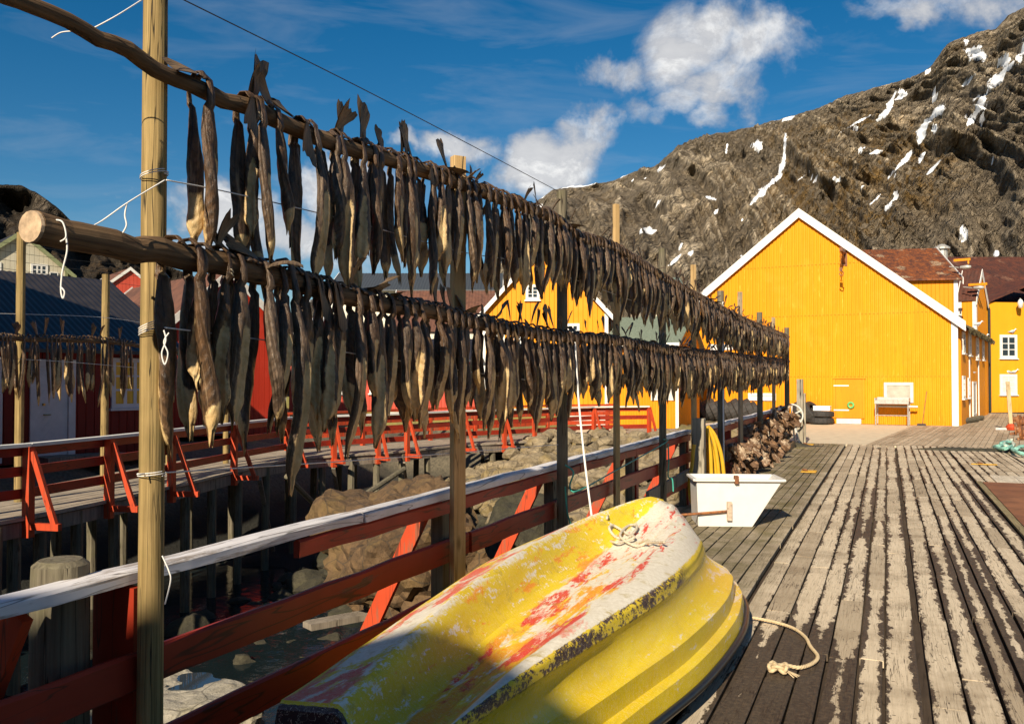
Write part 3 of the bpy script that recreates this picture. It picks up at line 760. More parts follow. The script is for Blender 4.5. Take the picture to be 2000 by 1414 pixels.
q.build('mossy_eave', simple('moss_and_rot', (.10, .08, .035), .95, var=.6, scale=9), root2)
# rear buildings
R3, P3, d3, i3, w3 = house('tall_building', 'tall yellow building with rusty corrugated roof rising behind the right slope of the warehouse', PD(1560, 700, 46).xy, PD(1870, 700, 44.6).xy, 8.5, 0, 7.0, 9.0, yellow2, rustroof, white, ridge='width', pitch=.2, over=.3, trimw=.2, cat='building')
q = MB(); c_ = PD(1840, 488, 50); q.lathe([(.28, -.6), (.28, .0), (.42, .02), (.42, .12), (.12, .3), (.0, .3)], c_, (0, 0, 1), 12); q.build('vent', steel, R3)
R4, P4, d4, i4, w4 = house('annex', 'narrow yellow gabled bay with short dark roof and white corner beyond the rusty roof end', PD(1874, 700, 47.5).xy, PD(1906, 700, 47.0).xy, 2.5, 0, 6.2, 7.7, yellow2, rustroof2, white, ridge='width', pitch=.2, over=.12, cat='building')
R5, P5, d5, i5, w5 = house('long_house', 'long yellow building with dark rusted roof far behind the right end of the deck', PD(1870, 700, 56).xy, PD(2260, 700, 56).xy, 10, 0, 6.9, 10.2, yellow2, rustroof2, None, ridge='width', pitch=.2, over=.4, corner=False, cat='building')
pw0 = PZ(1932, 805.5, 0)
R6, P6, d6, i6, w6 = house('gabled_wing', 'plain yellow gabled wing with two white windows one above the other at the right edge', pw0.xy, (PD(2150, 700, 53.6)).xy, 3.0, 0, 6.45, 7.9, cladding('yellow_plaster', (.80, .33, .01), .7, .06), rustroof2, None, ridge='depth', pitch=9, over=.35, corner=False, cat='building')
win_at(R6, P6, d6, i6, 1952, 654, 1985, 700, mull=(2, 3), fw=.16)
win_at(R6, P6, d6, i6, 1952, 731, 1985, 771, mull=(2, 3), fw=.16, gm=whiteg)
q = MB(); q.tube([P6(-.15, -.12, 6.3), P6(-.02, -.12, 6.0), P6(-.02, -.12, .05)], .07, 8); q.build('downpipe', simple('dark_pipe', (.03, .03, .025), .5), R6)
for sx in ((1876, 508, 44.2, 1.0), (1904, 556, 46.8, 1.3)):
    c_ = PD(*sx[:3]); q = MB(); q.beam(c_-d4*.3, c_+d4*sx[3]*.45, .09, .12); q.beam(c_+d4*sx[3]*.35, c_+d4*sx[3]*.35+Vector((0, 0, -.22)), .07, .07)
    tag(q.build('hoist_beam', yellow2, loc=c_), 'short yellow hoist beam sticking out '+('level with the rusty roof' if sx[0] == 1876 else 'in front of the dark roof, lower than the other'), 'beam')
def lamp(px, py, dd, label):
    c_ = PD(px, py, dd); t = thing('wall_lamp', label, 'lamp', c_)
    q = MB(); q.tube([c_+Vector((0, .3, .12)), c_+Vector((0, .1, .22)), c_+Vector((0, 0, .16))], .03, 6); q.build('bracket', steel, t)
    q = MB(); q.lathe([(.03, .18), (.10, .12), (.16, -.02), (.15, -.1), (.12, -.34), (.0, -.36)], c_, (0, 0, 1), 12); q.build('lamp_shade', white, t, smooth=True)
lamp(1993, 590, 52.2, 'white outdoor lamp on the yellow gabled wing at the right edge')
for i, sx in enumerate(((1885, 522, 44.0), (1911, 562, 46.5))):
    c_ = PD(*sx); t = thing('street_lamp', 'small white lamp head '+('beside the rusty roof end' if i == 0 else 'below the dark rusted roof'), 'lamp', c_)
    q = MB(); q.lathe([(.02, -.25), (.08, -.2), (.11, .1), (.06, .26), (.0, .28)], c_, d4, 10); q.build('lamp_head', steel, t, smooth=True)
    q = MB(); q.tube([c_-d4*.3, c_-d4*.7+Vector((0, .2, .1))], .03, 6); q.build('bracket', steel, t)

# ---- left bank houses
dc = Vector((.25, .97, 0)).normalized(); e1 = Vector((-16.7, 17.6, 0)); s1 = e1-dc*9.5
R7, P7, d7, i7, w7 = house('cabin', 'dark red fishing cabin with black corrugated roof, white door and yellow curtained window', s1, e1, 7, .05, 2.72, 4.6, darkred, blackm, None, ridge='width', pitch=.2, over=.4, corner=False, cat='cabin')
violet = simple('old_white_paint', (.62, .58, .58), .6, var=.08, scale=5)
a, _ = wall_uv(72, 800, P7, d7, i7); b_, _ = wall_uv(130, 800, P7, d7, i7)
q = MB()
for x in (a-.18, b_+.01): q.prism([P7(x, -.03, .1), P7(x+.16, -.03, .1), P7(x+.16, -.03, 2.2), P7(x, -.03, 2.2)], -i7*.05)
q.prism([P7(a-.18, -.03, 2.203), P7(b_+.17, -.03, 2.203), P7(b_+.17, -.03, 2.36), P7(a-.18, -.03, 2.36)], -i7*.05)
q.build('door_frame', violet, R7)
q = MB(); q.prism([P7(a-.01, -.03, .2), P7(b_, -.03, .2), P7(b_, -.03, 2.2), P7(a-.01, -.03, 2.2)], -i7*.02)
for i in range(9):
    zz = .3+i*.21; q.beam(P7(a+.05, -.053, zz), P7((a+b_)/2, -.053, min(2.15, zz+.35)), .004, .012)
dr7 = q.build('door', violet, R7)
q = MB(); q.tube([P7(a+.12, -.06, 1.12), P7(a+.12, -.11, 1.12), P7(a+.26, -.11, 1.12)], .014, 6); q.build('handle', simple('brass', (.5, .32, .1), .3, 1), dr7)
q = MB(); q.box(P7(a+.12, -.06, 1.35), (.05, .05, .05)); q.build('lock', simple('brass', (.5, .32, .1), .3, 1), dr7)
win_at(R7, P7, d7, i7, 215, 700, 306, 796, mull=(4, 3), gm=curtain, fm=violet)
q = MB(); q.prism([P7(a-.1, -.75, .05), P7(b_+1.1, -.75, .05), P7(b_+1.1, -.1, .05), P7(a-.1, -.1, .05)], (0, 0, .15)); q.build('door_step', wood('grey_wood', (.16, .13, .10), (.32, .27, .21)), R7)
q = MB(); 
x, _ = wall_uv(2, 800, P7, d7, i7); q.prism([P7(x-.25, -.03, .1), P7(x, -.03, .1), P7(x, -.03, 2.4), P7(x-.25, -.03, 2.4)], -i7*.04); q.build('door_frame', violet, R7)

g0 = PD(318, 700, 28.5); g1 = PD(556, 700, 31.5)
R8, P8, d8, i8, w8 = house('cabin', 'red gabled cabin with white bargeboards behind the nearest hanging fish', g0.xy, g1.xy, 8, .05, 3.6, 5.5, redc, brownroof, whiteg, ridge='depth', pitch=.2, over=.35, cat='cabin')
win_at(R8, P8, d8, i8, 397, 700, 456, 846, mull=(1, 1), gm=darkred, fm=violet, nm='door', fw=.15, sill=False)
house('cabin', 'low cabin with brown weathered roof between the black roof and the small red gable', PD(205, 700, 27).xy, PD(345, 700, 30).xy, 6, .05, 3.55, 5.0, darkred, brownroof, None, ridge='width', over=.3, corner=False, cat='cabin')
R9, P9, d9, i9, w9 = house('house', 'cream house with green edged gable at the upper left below the rocky hill', PD(-62, 700, 43).xy, PD(129, 700, 46).xy, 9, 2.5, 7.45, 9.2, creamc, blackm, simple('olive_trim', (.22, .24, .12), .7), ridge='depth', pitch=.22, over=.35, trimw=.14)
win_at(R9, P9, d9, i9, 59, 516, 93, 547, mull=(3, 3), fw=.1)
win_at(R9, P9, d9, i9, -14, 512, 2, 547, mull=(2, 3), fw=.1)
win_at(R9, P9, d9, i9, 96, 532, 113, 558, mull=(1, 1), fw=.04, nm='door', sill=False)
R10, P10, d10, i10, w10 = house('shed', 'small bright red gabled shed with white verge left of the thick front post', PD(193, 700, 50).xy, PD(309, 700, 52).xy, 5, 3, 6.9, 8.2, redl, brownroof, white, ridge='depth', pitch=.2, over=.2, trimw=.1, cat='shed')
# ---- middle houses
zr = .45
R11, P11, d11, i11, w11 = house('long_house', 'long bright red building with black roof standing behind the red railings', PD(566, 700, 38).xy, PD(936, 700, 38).xy, 6, zr, 2.75, 3.7, redl, blackm, None, ridge='width', pitch=.16, over=.3, corner=True, cat='building', foundation=.12)
for x in (612, 663, 722, 790, 872): win_at(R11, P11, d11, i11, x, 728, x+24, 768, mull=(2, 3), fw=.09)
house('house', 'white house with dark corrugated roof seen between the two rows of fish', PD(648, 700, 48).xy, PD(975, 700, 48).xy, 6, 1, 6.75, 7.9, whitec, simple('grey_roofing', (.05, .055, .06), .5, var=.2), white, ridge='width', pitch=.2, over=.3, trimw=.1)
R12 = house('barn', 'brown corrugated barn with rusty brown roof left of the yellow gabled house', PD(764, 700, 44).xy, PD(960, 700, 44).xy, 6, .5, 4.4, 6.5, whitec, brownroof, white, ridge='width', over=.2, trimw=.1, cat='barn')
house('shed', 'low shed with dark brown roof in front of the white house', PD(652, 700, 42).xy, PD(757, 700, 42).xy, 4, .5, 3.55, 4.4, darkred, brownroof, None, ridge='width', over=.2, corner=False, cat='shed')
R13, P13, d13, i13, w13 = house('gabled_house', 'yellow boarded gabled house with white trim seen through the middle of the fish rack', PD(944, 700, 38).xy, PD(1186, 700, 37.5).xy, 8, .5, 4.75, 7.6, cladding('yellow_house_boards', (.78, .29, .004), .55, .12), blackm, white, ridge='depth', pitch=.2, over=.4, trimw=.14, foundation=.14, cat='house')
for q in ((1027, 556, 1054, 586), (1004, 650, 1030, 682), (1106, 632, 1132, 668), (968, 652, 986, 682), (1000, 712, 1026, 752), (1100, 716, 1126, 752)): win_at(R13, P13, d13, i13, *q, mull=(2, 3), fw=.11)
R14, P14, d14, i14, w14 = house('lean_to', 'yellow corrugated outbuilding with white gutter and corner beside the row of tyres', PD(1190, 700, 36).xy, PD(1321, 700, 35).xy, 5, 0, 3.4, 4.5, yellow2, simple('green_roofing', (.16, .19, .14), .6), None, ridge='width', pitch=.13, over=.35, corner=False, cat='building', style='corr')
q = MB(); q.beam(P14(-.2, -.38, 3.28), P14(w14+.2, -.38, 3.28), .12, .12); q.build('gutter', white, R14)
q = MB(); q.prism([P14(w14-.02, -.05, 0), P14(w14+.1, -.05, 0), P14(w14+.1, -.05, 3.35), P14(w14-.02, -.05, 3.35)], -i14*.05); q.build('corner_trim', white, R14)
q = MB(); q.prism([P14(w14-1.0, -.04, 1.1), P14(w14-.1, -.04, 1.1), P14(w14-.1, -.04, 3.3), P14(w14-1.0, -.04, 3.3)], -i14*.02); q.build('shutter', whiteg, R14)
house('house', 'small far house with grey green slate roof at the foot of the mountain', PD(1262, 700, 62).xy, PD(1338, 700, 62).xy, 5, 0, 8.0, 9.2, creamc, simple('slate', (.13, .16, .13), .6), None, ridge='width', over=.2, corner=False)
# warehouse known by its shadow, then two unseen shapes added to cast shade
house('warehouse', 'warehouse behind the viewer that shades the near end of the deck', (12, -9), (-13, -9), 8, -2.4, 2.38+9*math.tan(R(SUN_EL))-.05, 2.38+9*math.tan(R(SUN_EL))+.0, yellow, rustroof2, None, ridge='width', pitch=.4, over=0, corner=False, cat='warehouse')
house('tall_building', 'unseen tall block added left of the view to shade the dark red cabin', (-24, 8.8), (-14.6, 8.8), 1.0, -2.4, 7.7, 7.9, redc, blackm, None, ridge='width', pitch=.4, over=0, corner=False, cat='building')  # unseen, added only to throw shade on the cabin wall

house('shade_gable', 'unseen narrow gable added behind the viewer to shape the shade on the boat', (-.47, -8.85), (-2.67, -8.85), .14, -.05, 2.35+8.85*math.tan(R(SUN_EL)), 2.92+8.85*math.tan(R(SUN_EL)), yellow, rustroof2, None, ridge='depth', pitch=.2, over=0, corner=False, cat='shade_screen')  # unseen, added to peak the shadow edge across the boat
# ================================================================ BOARDWALK
greyw = wood('grey_wood', (.16, .13, .10), (.32, .27, .21))
greyw1 = wood('grey_planks', (.27, .22, .165), (.44, .37, .28), 1)
greenpost = wood('treated_post', (.15, .10, .035), (.44, .31, .13), 2, crack=.9, moss=.22, grain=48)
oldpost = wood('old_grey_post', (.09, .075, .05), (.22, .19, .13), 2, crack=.9, moss=.25, grain=42)
freshw = wood('fresh_batten', (.42, .26, .10), (.64, .44, .21), 2, crack=.25, grain=40)
bark = wood('pole_bark', (.06, .034, .018), (.26, .16, .08), 1, crack=1, grain=44)
redp1 = painted('red_paint_rail', (.36, .034, .014), (.12, .07, .045), .12, 1, .5)
redp2 = painted('red_paint_post', (.34, .032, .012), (.12, .07, .045), .12, 2, .5)
redb = painted('bright_red_paint', (.56, .065, .018), (.25, .11, .06), .3, 2, .6)
cap1 = painted('worn_white_cap', (.78, .75, .76), (.28, .22, .17), .34, 1, .7, grain=20)
fp = [(-220, 1060), (-120, 1035), (0, 1018), (95, 1000), (240, 970), (375, 940), (475, 916), (580, 895), (690, 887), (790, 880), (900, 869), (1040, 861), (1170, 852), (1275, 850), (1330, 838)]
FW = [PZ(x, y, .08) for x, y in fp]
FWs = lerp_poly(FW, 84)
nrm = []
for i in range(len(FWs)):
    t_ = (FWs[min(i+1, len(FWs)-1)]-FWs[max(i-1, 0)]).normalized(); nrm.append(Vector((-t_.y, t_.x, 0)))
wk = MB(); wk.attr = {}
for k_ in range(15):
    a_, b_ = .15*k_+.005, .15*k_+.145
    w_ = (1 if True else 0)
    rows = []; zz = random.uniform(-.004, .003)
    for p, n_ in zip(FWs, nrm):
        rows.append([p+n_*a_+Vector((0, 0, -.05)), p+n_*a_+Vector((0, 0, zz)), p+n_*b_+Vector((0, 0, zz)), p+n_*b_+Vector((0, 0, -.05))])
    wk.grid(rows)
bw = thing('boardwalk', 'curving plank boardwalk on piles along the far side of the inlet', 'boardwalk', FWs[0])
wk.build('walkway_planks', greyw1, bw)
bm_ = MB()
for off in (.1, 1.2, 2.1):
    pts = [p+n_*off+Vector((0, 0, -.17)) for p, n_ in zip(FWs[::3], nrm[::3])]
    for a_, b_ in zip(pts, pts[1:]): bm_.beam(a_, b_, .1, .2)
bm_.build('joist', greyw, bw)
def foot(p): return min(bed_h(p.x, p.y), p.z-.3)-.2
for i in range(0, len(FWs), 3):
    for off in (.12, 1.9):
        p = FWs[i]+nrm[i]*off; q = MB(); q.tube([(p.x, p.y, foot(p)), (p.x+random.uniform(-.05, .05), p.y, p.z-.08)], .085, 8)
        q.build('pile', oldpost, bw)
for i in range(38, 66, 8):
    p = FWs[i]; q = MB(); q.beam((p.x, p.y-.05, p.z-.3), (p.x-.6, p.y+1.2, foot(p)+.5), .09, .05); q.build('brace', greyw, bw)
# front railing
def post_at(px, rail_px=None):
    best = min(range(len(FWs)), key=lambda i: abs(proj(FWs[i])[0]-px)); 
    j = best if proj(FWs[best])[0] < px else best-1; j = max(0, min(j, len(FWs)-2))
    a_, b_ = FWs[j], FWs[j+1]; xa, xb = proj(a_)[0], proj(b_)[0]; t_ = (px-xa)/(xb-xa+1e-9); return a_.lerp(b_, t_), nrm[j]
rail = thing('railing', 'red wooden railing with white cap and slanting struts along the near edge of the boardwalk', 'railing', FWs[0])
RPX = [-130, 55, 213, 335, 457, 565, 652, 738, 795, 905, 985, 1044, 1160, 1268]
PTS = []
for px in RPX:
    p, n_ = post_at(px); PTS.append((p, n_))
    t_ = Vector((n_.y, -n_.x, 0))
    q = MB(); q.beam(p-n_*.0+Vector((0, 0, -.28)), p+Vector((0, 0, .93)), .11, .11, (n_.x, n_.y, 0)); q.build('post', redb, rail)
    if px < 1000 or px > 1100:
        q = MB(); o2 = p-n_*.42; q.beam(p-n_*.06+Vector((0, 0, .86)), o2+Vector((0, 0, -.10)), .075, .055, (t_.x, t_.y, 0)); q.build('strut', redb, rail)
        q = MB(); q.beam(p+n_*.1+Vector((0, 0, -.13)), o2-n_*.08+Vector((0, 0, -.13)), .07, .09); q.build('outrigger', redb, rail)
for (p, n_), (p2, n2) in zip(PTS, PTS[1:]):
    for hz, hh in ((.30, .13), (.60, .13)):
        q = MB(); q.beam(p+n_*.075+Vector((0, 0, hz)), p2+n2*.075+Vector((0, 0, hz)), .035, hh); q.build('rail', redp1, rail)
    q = MB(); q.beam(p+n_*.02+Vector((0, 0, .95)), p2+n2*.02+Vector((0, 0, .95)), .15, .045); q.build('cap', white, rail)
    q = MB(); q.beam(p+n_*.075+Vector((0, 0, .86)), p2+n2*.075+Vector((0, 0, .86)), .035, .11); q.build('rail', redp1, rail)
rail2 = thing('railing', 'red railing without struts along the landward edge of the boardwalk before the grass', 'railing', FWs[50])
PT2 = [(p+n_*2.15, n_) for p, n_ in (post_at(x) for x in (640, 735, 830, 930, 1010, 1085, 1160, 1225, 1300))]
for p, n_ in PT2:
    q = MB(); q.beam(p+Vector((0, 0, -.2)), p+Vector((0, 0, .95)), .1, .1, (n_.x, n_.y, 0)); q.build('post', redb, rail2)
for (p, n_), (p2, n2) in zip(PT2, PT2[1:]):
    for hz, hh in ((.35, .13), (.66, .13), (.95, .06)):
        q = MB(); q.beam(p+Vector((0, 0, hz)), p2+Vector((0, 0, hz)), .04 if hh > .1 else .12, hh); q.build('rail', redb, rail2)

# ================================================================ DECK FENCE
RYS = [0, 27]; RXS = [-2.73, -2.68]
def rx(y): return interp(y, RYS, RXS)
def fx(y): return rx(y)-.17
fence = thing('fence', 'weathered white capped red plank fence along the left edge of the deck', 'fence', (fx(3), 3, 0))
ysf = [-.4, 2.62, 5.75, 7.95, 10.7, 13.7]
def fpt(y, z, off=0): return Vector((fx(y)+off, y, z))
def longbeam(y0, y1, z, w, h, m, parent, name, off=0, wob=0.006):
    n_ = max(2, int((y1-y0)/.35)); pts = [fpt(y0+(y1-y0)*i/n_, z, off)+Vector((random.uniform(-wob, wob), 0, random.uniform(-wob, wob))) for i in range(n_+1)]
    b_ = MB(); rows = []
    for p in pts:
        j = lambda: random.uniform(-.004, .004)
        rows.append([p+Vector((-w/2+j(), 0, -h/2+j())), p+Vector((w/2+j(), 0, -h/2+j())), p+Vector((w/2, 0, h/2-.012)), p+Vector((w/2-.012, 0, h/2)), p+Vector((-w/2+.012, 0, h/2)), p+Vector((-w/2, 0, h/2-.012))])
    b_.grid(rows, True); b_.f += [tuple(range(6)), tuple(range(6*n_, 6*n_+6))[::-1]]
    return b_.build(name, m, parent)
for y0, y1 in ((0.3, 4.5), (4.52, 9.05), (9.07, 13.9)):
    longbeam(y0, y1, 1.10, .13, .055, cap1, fence, 'cap')
for y0, y1 in ((3.9, 8.5), (8.52, 13.85)): longbeam(y0, y1, 1.02, .04, .09, redp1, fence, 'rail', .04)
for y0, y1 in ((0.2, 5.85), (5.87, 13.85)):
    longbeam(y0, y1, .73, .04, .15, redp1, fence, 'rail', .09)
    longbeam(y0, y1, .38, .04, .15, redp1, fence, 'rail', .09)
for i, y in enumerate(ysf):
    if i not in (1,):
        q = MB(); q.beam(fpt(y, -.3, .01), fpt(y, 1.065, .01), .10, .10, (0, 1, 0)); q.build('post', redp2, fence)
    if i > 1:
        q = MB(); q.beam(fpt(y-.17, -.5, .01), fpt(y-.17, 1.06, .01), .09, .10, (0, 1, 0)); q.build('post', oldpost, fence)
    q = MB(); q.beam(fpt(y-.28, 1.05, -.04), fpt(y-.28, -.12, -.62), .11, .045, (0, 1, 0)); q.build('strut', redb, fence)
    q = MB(); q.beam(fpt(y-.28, -.17, .05), fpt(y-.28, -.17, -.8), .12, .12); q.build('outrigger', redb, fence)
q = MB(); q.beam(fpt(2.78, -.4, -.02), fpt(2.78, 1.06, -.02), .22, .05, (0, 1, 0)); q.build('post', redp2, fence)
q = MB(); q.beam(fpt(13.6, .50, .13), fpt(10.9, .44, .13), .04, .16); q.build('rail', greyw, fence)
# the stout bollard the near end rests on
q = MB(); cb = Vector((-3.03, 2.60, 0))
q.tube([cb+Vector((0, 0, z)) for z in (-2.4, -1, 0, .6, 1.1, 1.17, 1.19)], [.115, .11, .11, .11, .108, .105, .08], 28, jitter=.012)
tag(q.build('bollard', oldpost, loc=cb, smooth=False), 'stout mossy grey mooring post at the lower left under the fence cap', 'bollard')
fence2 = thing('fence', 'farther stretch of red fence with grey cap hung with dried fish heads', 'fence', (fx(19), 19, 0))
ya_, yb_ = 15.2, 27.4
longbeam(ya_, yb_, 1.08, .14, .055, cap1, fence2, 'cap'); longbeam(ya_, yb_, .99, .05, .11, redp1, fence2, 'rail', .05)
longbeam(ya_, yb_, .70, .05, .16, redp1, fence2, 'rail', .08); longbeam(ya_, yb_, .35, .05, .16, redp1, fence2, 'rail', .08)
for i in range(6):
    y = ya_+.1+i*2.38; q = MB(); q.beam(fpt(y, -.8, 0), fpt(y, 1.05, 0), .12, .12, (0, 1, 0)); q.build('post', redp2, fence2)
q = MB(); q.beam((rx(22)+.22, 21.6, .09), (rx(26.5)+.2, 26.4, .09), .14, .18); 
tag(q.build('timber', wood('timber', (.20, .13, .07), (.36, .25, .14), 1), loc=(rx(24), 24, 0)), 'squared timber lying along the deck edge before the hanging fish heads', 'timber')

# ================================================================ RACKS
def Yat(px):                                         # where the rack plan line is seen at picture column px
    lo, hi = .5, 27.5
    for _ in range(40):
        m_ = (lo+hi)/2
        if proj((rx(m_), m_, 2))[0] < px: lo = m_
        else: hi = m_
    return (lo+hi)/2
def zat(y, py):
    d_ = proj((rx(y), y, 2))[2]; return H+(742-py)/F*d_*1.0
def round_post(y, x, z0, z1, r, m, label, lean=(0, 0)):
    q = MB(); n_ = 14; pts = [Vector((x+lean[0]*i/n_, y+lean[1]*i/n_, z0+(z1-z0)*i/n_)) for i in range(n_+1)]
    q.tube(pts, [r*(1.02-.06*i/n_)*random.uniform(.985, 1.02) for i, _ in enumerate(pts)], 24, jitter=.012)
    return tag(q.build('rack_post', m, loc=(x, y, 0), smooth=False, bevel=0), label, 'post', 'posts of the near drying rack')
def batten(y, x, z0, z1, w, m, label):
    q = MB(); q.beam((x, y, z0), (x, y, z1), w, w*.75, (.8, -.6, 0)); return tag(q.build('rack_batten', m, loc=(x, y, 0), bevel=.004), label, 'batten', 'battens of the near drying rack')
XP = .10                                             # posts stand just outside the fence
def pst(px, pytop, r, m, label, xo=0, kind='r', z0=-.05):
    y = Yat(px); x = rx(y)+xo; z1 = zat(y, pytop)
    (round_post if kind == 'r' else batten)(y, x, z0, z1, r, m, label)
    return y, x
y, x = Yat(291), rx(Yat(291))
round_post(y+.02, x+.0, -.3, 3.7, .0495, greenpost, 'thick yellowish round post tied with white string, nearest of the rack', (-.03, .03))
pst(889, 305, .09, freshw, 'pale new sawn batten rising behind the boat', .02, 'b')
pst(1098, 372, .05, oldpost, 'grey round rack post right of the pale new batten')
pst(1204, 398, .062, freshw, 'pale batten standing alone against the mountain', .0, 'b')
pst(1294, 485, .048, oldpost, 'grey round post wrapped with teal string at the fence')
pst(1355, 517, .07, freshw, 'short pale batten just left of the warehouse roof end', .0, 'b')
pst(1408, 568, .062, oldpost, 'round post right of the yellow hoses')
pst(1446, 570, .08, wood('batten_worn', (.33, .24, .14), (.5, .38, .24)), 'worn batten in front of the warehouse above the fish', .0, 'b')
pst(1484, 610, .065, oldpost, 'round post among the hanging fish heads, second from the far end')
pst(1511, 620, .075, wood('batten_worn', (.33, .24, .14), (.5, .38, .24)), 'short batten second from the far end of the rack', 0, 'b')
pst(1537, 640, .07, oldpost, 'last round post at the far end of the rack')
UP = [(-60, -35), (40, 0), (180, 62), (300, 131), (400, 178), (500, 215), (620, 268), (740, 305), (880, 350), (980, 388), (1080, 425), (1130, 462), (1200, 483), (1300, 545), (1400, 598), (1460, 628), (1540, 658)]
LO = [(62, 443), (180, 468), (300, 491), (430, 516), (560, 547), (700, 585), (860, 613), (960, 637), (1080, 656), (1200, 664), (1300, 682), (1400, 692), (1460, 698), (1540, 706)]
def polepts(L, xo=0):
    out = []
    for px, py in L:
        if px < 0: y = Yat(max(px, -60))
        else: y = Yat(px)
        out.append(Vector((rx(y)+xo, y, zat(y, py))))
    return out
UPp = polepts(UP, .0); LOp = polepts(LO, .0)
def pole(pts, r0, r1, label, name='rack_pole'):
    n_ = 70; P_ = lerp_poly(pts, n_); q = MB()
    rr_ = [(r0+(r1-r0)*min(1, i/n_*2.2))*(1+.07*fbm((i*.7, r0*50, 0), 3)) for i in range(n_+1)]
    q.tube([p+Vector((0.004*fbm((i*.5, 3, 1)), 0, .012*fbm((i*.4, 1, 2)))) for i, p in enumerate(P_)], rr_, 16)
    for i in range(6, n_, 5):                        # knots and bark stubs
        q.tube([P_[i], P_[i]+Vector((random.uniform(-1, 1), random.uniform(-.6, .6), random.uniform(-.2, 1))).normalized()*rr_[i]*1.35], [.012, .006], 5)
    tag(q.build(name, bark, loc=pts[0]), label, 'pole', 'horizontal poles of the drying racks'); return P_
XO = .075+.045
UPq = [p+Vector((XO if False else 0.10, 0, 0)) for p in UPp]; LOq = [p+Vector((.13, 0, 0)) for p in LOp]
# keep the poles where they are seen although they pass in front of the posts
def shift_keep(p, dx):
    X, Y, D = proj(p); r = ray(X, Y); t = (p.x+dx)/r.x; return Vector((r.x*t, r.y*t, H+r.z*t))
UPq = [shift_keep(p, .07) if proj(p)[0] < 1500 else p for p in UPp]; LOq = [shift_keep(p, .09) if proj(p)[0] < 1500 else p for p in LOp]
UPP = pole(UPq, .025, .044, 'thin long bark covered pole carrying the upper row of dried fish')
LOP = pole(LOq, .055, .045, 'thick log carrying the lower row of dried fish, sawn end at the left')
q = MB(); e_ = LOq[0]; dd_ = (LOq[0]-LOq[1]).normalized()
q.tube([e_, e_+dd_*.012], [.056, .054], 16); 
endw = simple('sawn_end', (.42, .30, .19), .85, var=.4, scale=30)
o_e = q.build('sawn_end', endw, loc=e_); o_e.parent = bpy.data.objects['rack_pole.001']; o_e.location = Vector(e_)-bpy.data.objects['rack_pole.001'].location
# back rack on the boardwalk
BR = [PZ(-130, 1022, .08), PZ(36, 980, .08), PZ(203, 950, .08), PZ(330, 926, .08), PZ(441, 905, .08)]
tops = [3.9, 4.03, 3.63, 2.9, 2.9]
nm_ = ['green tinged rack post outside the left edge', 'tall thin green post nearest the left edge of the picture', 'thin green post in front of the black roof', 'thin green post just right of the thick front post', 'thin green post beside the white cabin door frame']
for p, t_, l_ in zip(BR, tops, nm_):
    q = MB(); q.tube([p+Vector((0, 0, -.3+i*(t_+.3)/8)) for i in range(9)], [.063]*9, 12); tag(q.build('rack_post', greenpost, loc=p), l_, 'post', 'posts of the far drying rack')
BP = [p+Vector((.07, 0, 2.5-p.z)) for p in BR]
for p, py in zip(BP, (655, 663, 668, 690, 735)):
    p.z = H+(742-py)/F*proj(p)[2] if py < 680 else 2.5-.04
BPP = pole(BP, .035, .035, 'thin pole of the far rack in front of the dark red cabin')
